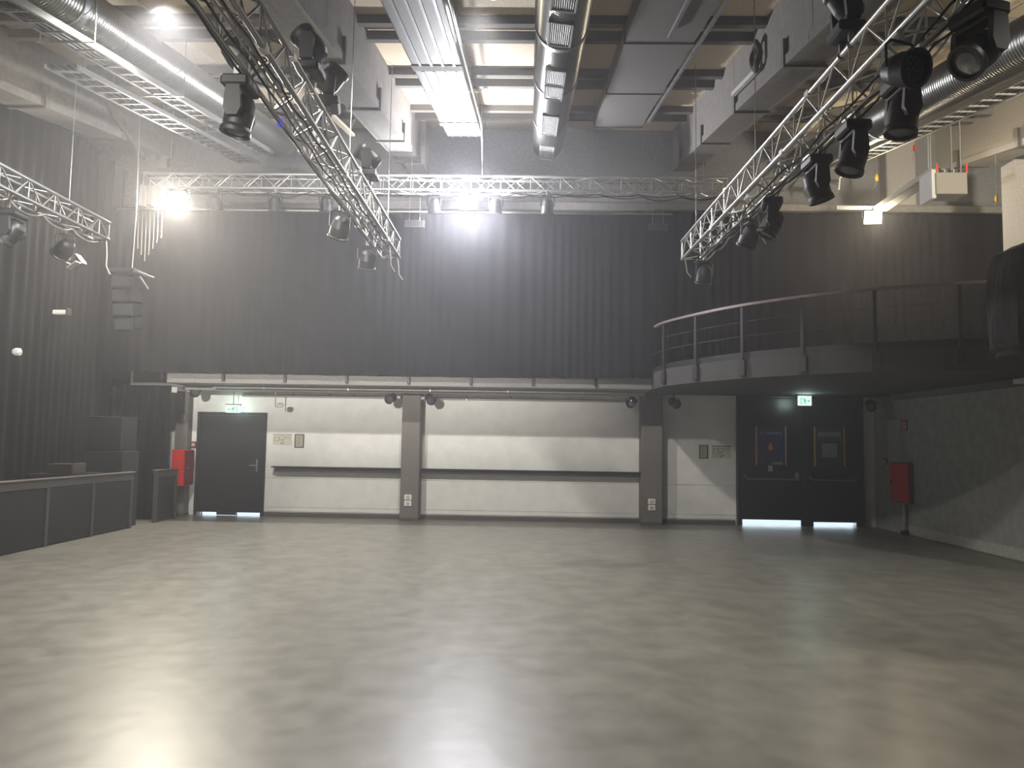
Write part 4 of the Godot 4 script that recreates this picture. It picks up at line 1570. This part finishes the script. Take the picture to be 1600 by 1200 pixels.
func ladder(label: String, x0: float, x1: float, rel: float, d0: float, d1: float, hgt: float, m: Material, hx: Array) -> void:
	var t := thing("cable_ladder", label, "cable tray", V((x0 + x1) / 2, cy(rel, d0), d0))
	for x in [x0, x1]:
		var st := mb()
		slope_box(st, x - 0.012, x + 0.012, rel, rel + hgt, d0, d1)
		slope_box(st, x - 0.012, x + (0.03 if x == x0 else -0.03), rel, rel + 0.006, d0, d1)
		part("side_rail", st, m, t)
	var d := d0 + 0.15
	while d < d1:
		var st := mb()
		slope_box(st, x0, x1, rel + 0.01, rel + 0.03, d, d + 0.04)
		part("rung", st, m, t)
		d += 0.30
	# cables lying in the ladder
	var st := mb()
	for k in 4:
		var cx := lerpf(x0 + 0.05, x1 - 0.05, k / 3.0)
		tube(st, [V(cx, cy(rel + 0.05, d0), d0), V(cx + 0.01, cy(rel + 0.05, (d0 + d1) / 2), (d0 + d1) / 2), V(cx, cy(rel + 0.05, d1), d1)], 0.016, 6)
	part("cables", st, M.charcoal, t)
	d = d0 + 0.8
	while d < d1:
		for x in hx:
			st = mb()
			tube(st, [V(x, cy(rel - 0.012, d), d), V(x, cy(TOP, d), d)], 0.006, 5)
			part("hanger", st, M.steel, t)
		if hx[0] < x0 or hx[1] > x1:
			st = mb()
			tube(st, [V(hx[0], cy(rel - 0.012, d), d), V(hx[1], cy(rel - 0.012, d), d)], 0.010, 6)
			part("cross_bar", st, M.steel, t)
		d += 2.2

func roof_services() -> void:
	var st: SurfaceTool
	# round ducts
	var t := duct("central spiral duct with four grilles along its underside", 0.335, 3.32, 0.30, 6.6, 15.3, [8.6, 10.6, 12.9])
	var ax := Vector3(0, SLOPE, -1).normalized()
	var dn := -Vector3.RIGHT.cross(ax).normalized()
	if dn.y > 0:
		dn = -dn
	var gb := Basis(Vector3.RIGHT, ax, Vector3.RIGHT.cross(ax))
	for q in [[7.15, 0.5], [8.07, 0.72], [9.66, 0.66], [10.36, 0.66], [12.3, 1.35], [14.55, 1.3]]:
		var ang := 0.12
		var o := Basis(ax, ang)
		var c: Vector3 = V(0.335, cy(3.32, q[0]), q[0]) + o * (dn * 0.300)
		var b := o * gb
		st = mb()
		for s in [-1.0, 1.0]:
			box(st, c + b * Vector3(s * 0.125, 0, 0), Vector3(0.025, q[1], 0.05), 0.004, b)
			box(st, c + b * Vector3(0, s * (q[1] / 2 - 0.012), 0), Vector3(0.27, 0.025, 0.05), 0.004, b)
		var fr := part("grille_frame", st, M.grille, t)
		st = mb()
		box(st, c + b * Vector3(0, 0, 0.01), Vector3(0.23, q[1] - 0.04, 0.008), 0.0, b)
		part("grille_back", st, M.charcoal, fr)
		st = mb()
		for k in 10:
			var gx: float = -0.10 + 0.2 * k / 9.0
			box(st, c + b * Vector3(gx, 0, -0.004), Vector3(0.010, q[1] - 0.03, 0.024), 0.0, b * Basis(Vector3.UP, 0.4))
		if q[1] > 1.0:
			box(st, c, Vector3(0.23, 0.02, 0.035), 0.0, b)
		var sl := part("slats", st, M.grille, fr)
		sl.set_meta("kind", "stuff")
	duct("spiral duct running along the left bay of the roof", -5.22, 3.36, 0.27, 6.0, 15.6, [6.2, 8.1, 12.2])
	duct("dark spiral duct above the right cable trays", 5.55, 3.05, 0.29, 6.0, 15.6, [7.6, 12.0])
	# ribbed tray left of the central duct
	t = thing("ribbed_tray", "wide ribbed galvanised cable tray left of the central duct", "cable tray", V(-1.31, cy(3.3, 9), 9))
	st = mb()
	slope_box(st, -1.65, -0.97, 3.30, 3.315, 3.0, 13.35)
	slope_box(st, -1.65, -1.635, 3.30, 3.42, 3.0, 13.35)
	slope_box(st, -0.985, -0.97, 3.30, 3.42, 3.0, 13.35)
	part("pan", st, M.tray, t)
	for k in 4:
		st = mb()
		var x := -1.53 + k * 0.155
		slope_box(st, x - 0.016, x + 0.016, 3.278, 3.302, 3.0, 10.1)
		slope_box(st, x - 0.016, x + 0.016, 3.278, 3.302, 10.35, 13.3)
		part("rib", st, M.galvanised, t)
	for d in [10.1, 13.35]:
		st = mb()
		slope_box(st, -1.66, -0.96, 3.285, 3.30, d, d + 0.24)
		part("joint_plate", st, M.purlin, t)
	st = mb()
	slope_box(st, -1.63, -0.97, 3.31, 3.33, 13.6, 14.55)
	for k in 4:
		slope_box(st, -1.53 + k * 0.155 - 0.01, -1.53 + k * 0.155 + 0.01, 3.29, 3.31, 13.6, 14.55)
	part("end_piece", st, M.tray, t)
	for d in [7.0, 9.2, 11.4, 13.4, 14.2]:
		for x in [-1.66, -0.96]:
			st = mb()
			tube(st, [V(x, cy(3.3, d), d), V(x, cy(TOP, d), d)], 0.006, 5)
			part("hanger", st, M.steel, t)
	st = mb()
	tube(st, [V(-0.90, cy(3.27, 3.0), 3.0), V(-0.90, cy(3.27, 13.3), 13.3), V(-0.92, cy(3.1, 13.9), 13.9), V(-0.95, 7.5, 14.3), V(-0.93, 6.7, 14.42)], 0.02, 8)
	single("conduit", "conduit along the ribbed tray that drops to the back truss", "conduit", st, M.galvanised)
	# broad rectangular duct right of the centre
	t = thing("flat_duct", "broad flat dark duct right of the central spiral duct", "duct", V(1.68, cy(3.55, 8), 8))
	st = mb()
	slope_box(st, 1.22, 2.12, 3.52, 3.80, 2.0, 14.6)
	part("body", st, M.purlin, t)
	for d in [5.0, 7.4, 9.8, 12.2, 14.5]:
		st = mb()
		slope_box(st, 1.20, 2.14, 3.50, 3.82, d, d + 0.05)
		part("flange", st, M.purlin, t)
	t = thing("strip_rail", "bright slotted rail along the right edge of the broad flat duct", "rail", V(2.2, cy(3.5, 8), 8))
	var d := 5.6
	while d < 14.0:
		st = mb()
		slope_box(st, 2.18, 2.215, 3.50, 3.56, d, d + 0.62)
		part("segment", st, M.aluminium, t)
		d += 0.66
	st = mb()
	slope_box(st, 1.70, 1.735, 3.42, 3.47, 4.0, 9.4)
	single("strip_rail", "short bright rail under the broad flat duct near the top edge", "rail", st, M.aluminium)
	# left ladders
	ladder("cable ladder under the left spiral duct", -5.36, -5.06, 2.93, 3.0, 14.6, 0.08, M.tray, [-5.53, -4.91])
	ladder("wide cable ladder with bright edges left of the left spiral duct", -5.98, -5.58, 2.86, 9.0, 15.3, 0.06, M.galvanised, [-5.98, -5.58])
	# right ladders
	ladder("long bright cable ladder hanging at the right, lit by the right floodlight", 6.05, 6.42, 2.88, 5.0, 15.4, 0.09, M.aluminium, [6.05, 6.42])
	# lower right tray, box and rods
	t = thing("cable_tray", "short white-lit cable tray leading to the beige box at the right", "cable tray", V(6.8, 6.3, 13.8))
	st = mb()
	rng_box(st, 6.72, 6.74, 6.26, 6.36, 12.75, 14.9, 0.003)
	rng_box(st, 6.96, 6.98, 6.26, 6.36, 12.75, 14.9, 0.003)
	rng_box(st, 6.72, 6.98, 6.26, 6.27, 12.75, 14.9)
	part("pan", st, M.aluminium, t)
	st = mb()
	tube(st, [V(6.74, 6.36, 12.85), V(6.74, cy(TOP, 12.85), 12.85)], 0.010, 6)
	part("rod", st, M.aluminium, t)
	st = mb()
	tube(st, [V(7.10, 6.22, 12.80), V(7.10, cy(TOP, 12.8), 12.8)], 0.010, 6)
	part("rod", st, M.aluminium, t)
	st = mb()
	rng_box(st, 6.0, 6.74, 6.30, 6.37, 14.88, 14.94, 0.005)
	part("cross_arm", st, M.aluminium, t)
	t = thing("junction_crate", "beige junction crate with cables on top hanging at the right", "crate", V(6.86, 5.8, 12.6))
	st = mb()
	rng_box(st, 6.60, 7.10, 5.78, 6.14, 12.35, 12.75, 0.01)
	part("body", st, M.beige_box, t)
	st = mb()
	rng_box(st, 6.55, 6.62, 5.72, 6.2, 12.4, 12.8, 0.006)
	part("side_plate", st, M.pale_grey, t)
	for k in 6:
		st = mb()
		var x := 6.66 + k * 0.075
		tube(st, [V(x, 6.12, 12.5), V(x + 0.01, 6.24, 12.5), V(x + 0.015, 6.30, 12.65), V(x, 6.28, 12.85)], 0.011, 6)
		part("cable_stub", st, M.pale_grey if k % 2 == 0 else M.charcoal, t)
	for x in [6.64, 7.12]:
		st = mb()
		tube(st, [V(x, 6.14, 12.40), V(x, 6.30, 12.40)], 0.014, 6)
		part("red_tape", st, M.orange, t)
	for x in [6.62, 7.11]:
		st = mb()
		tube(st, [V(x, 6.12, 12.55), V(x, cy(2.9, 12.55), 12.55), V(x, cy(TOP, 12.55), 12.55)], 0.009, 6)
		single("hanging_rod", "white rod carrying the %s side of the beige junction crate" % ("left" if x < 7 else "right"), "rod", st, M.aluminium)
	# small hanging bits by the right trays
	var bits := [[1362, "yellow tag hanging on a thread below the right cable ladder", M.yellow, 6.80, 6.95, 14.9, 8.0], [1430, "orange handled cord hanging beside the beige pilaster", M.orange, 7.30, 7.35, 14.4, 8.1], [1540, "yellow hook hanging under the right roof beam", M.yellow, 8.75, 6.35, 14.3, 7.0]]
	for q in bits:
		t = thing("hanging_tag", q[1], "tag", V(q[3], q[4], q[5]))
		st = mb()
		lathe(st, [Vector2(0.001, -0.07), Vector2(0.025, -0.06), Vector2(0.032, 0.0), Vector2(0.022, 0.06), Vector2(0.001, 0.07)], V(q[3], q[4], q[5]), Basis.IDENTITY, 12)
		part("grip", st, q[2], t)
		st = mb()
		tube(st, [V(q[3], q[4] + 0.06, q[5]), V(q[3] + 0.01, cy(TOP, q[5]), q[5])], 0.004, 5)
		tube(st, [V(q[3], q[4] - 0.06, q[5]), V(q[3] - 0.03, q[4] - 0.16, q[5]), V(q[3] - 0.06, q[4] - 0.22, q[5])], 0.006, 5)
		part("thread", st, M.rope, t)
	t = thing("hanging_bracket", "rod with small bracket and clips below the right cable ladder", "bracket", V(6.15, 6.9, 14.6))
	st = mb()
	tube(st, [V(6.15, 7.0, 14.6), V(6.15, cy(2.9, 14.6), 14.6)], 0.010, 6)
	part("rod", st, M.pale_grey, t)
	st = mb()
	tube(st, [V(6.18, 7.02, 14.6), V(5.95, 6.82, 14.6), V(5.93, 6.6, 14.6)], 0.018, 6)
	part("arm", st, M.pale_grey, t)
	st = mb()
	rng_box(st, 5.62, 5.92, 6.70, 6.78, 14.55, 14.62, 0.01)
	rng_box(st, 5.68, 5.72, 6.55, 6.84, 14.55, 14.62, 0.006)
	part("clip", st, M.rail_dark, t)
	# fittings on the beam left of the right truss
	st = mb()
	slope_box(st, 2.98, 3.04, 3.20, 3.26, 10.0, 11.2)
	single("batten_lamp", "pale unlit batten on the roof beam left of the right truss", "batten", st, M.pale_grey)
	st = mb()
	var ring := []
	for k in 17:
		var a := TAU * k / 16.0
		ring.append(V(2.99 + 0.02 * sin(a * 3.0), 6.85 + 0.19 * cos(a), 10.0 + 0.12 * sin(a)))
	tube(st, ring, 0.04, 8)
	single("cable_coil", "dull reddish cable coil hung on the roof beam left of the right truss", "cable coil", st, M.coil)
	# light strip left of the left roof beam
	t = thing("batten_lamp", "slim yellowish batten fitting under the left roof beam", "batten", V(-2.9, cy(2.6, 10.4), 10.4))
	st = mb()
	slope_box(st, -2.93, -2.85, 2.72, 2.76, 9.6, 12.0)
	part("tube", st, M.deck, t)
	for dd in [9.8, 11.8]:
		st = mb()
		tube(st, [V(-2.89, cy(2.76, dd), dd), V(-2.80, cy(2.98, dd), dd)], 0.008, 5)
		part("hanger", st, M.steel, t)

func right_balcony_things() -> void:
	var st := mb()
	var t := thing("hanging_loudspeaker", "bulky black cloth-wrapped loudspeaker hanging at the right edge", "loudspeaker", V(5.72, 2.72, 8.6))
	var n := 30
	var prof := [[0.001, 1.30], [0.26, 1.28], [0.40, 1.20], [0.46, 1.02], [0.49, 0.75], [0.50, 0.45], [0.49, 0.22], [0.47, 0.12], [0.44, 0.08], [0.001, 0.08]]
	var ring := func(i: int, k: int) -> Vector3:
		var a := TAU * k / n
		var fold := 1.0 + 0.03 * sin(a * 7.0 + i) + 0.02 * sin(a * 3.0 + i * 0.7)
		var sq := 1.0 / maxf(absf(cos(a)), absf(sin(a)))
		var r: float = prof[i][0] * fold * lerpf(1.0, minf(sq, 1.25), 0.5)
		return V(5.72 + r * cos(a), 2.66 + prof[i][1], 8.6 + r * sin(a) * 0.9)
	for i in prof.size() - 1:
		for k in n:
			var p := [ring.call(i, k), ring.call(i, (k + 1) % n), ring.call(i + 1, (k + 1) % n), ring.call(i + 1, k)]
			var o: Vector3 = (p[0] + p[2]) / 2 - V(5.72, 2.66 + 0.65, 8.6)
			if p[0].distance_to(p[1]) < 1e-5:
				face(st, [p[1], p[2], p[3]], o)
			elif p[2].distance_to(p[3]) < 1e-5:
				face(st, [p[0], p[1], p[2]], o)
			else:
				face(st, [p[0], p[1], p[2]], o)
				face(st, [p[0], p[2], p[3]], o)
	part("cover", st, M.black_matte, t)
	st = mb()
	lathe(st, [Vector2(0.45, 0.08), Vector2(0.46, 0.02), Vector2(0.40, 0.0), Vector2(0.001, 0.0)], V(5.72, 2.66, 8.6), Basis.IDENTITY, 30)
	part("base_ring", st, M.black_matte, t)
	for s in [-1.0, 1.0]:
		st = mb()
		tube(st, [V(5.92, 3.86, 8.6 + 0.12 * s), V(6.0, cy(TOP, 8.6 + 0.2 * s), 8.6 + 0.2 * s)], 0.008, 5)
		part("wire", st, M.black, t)
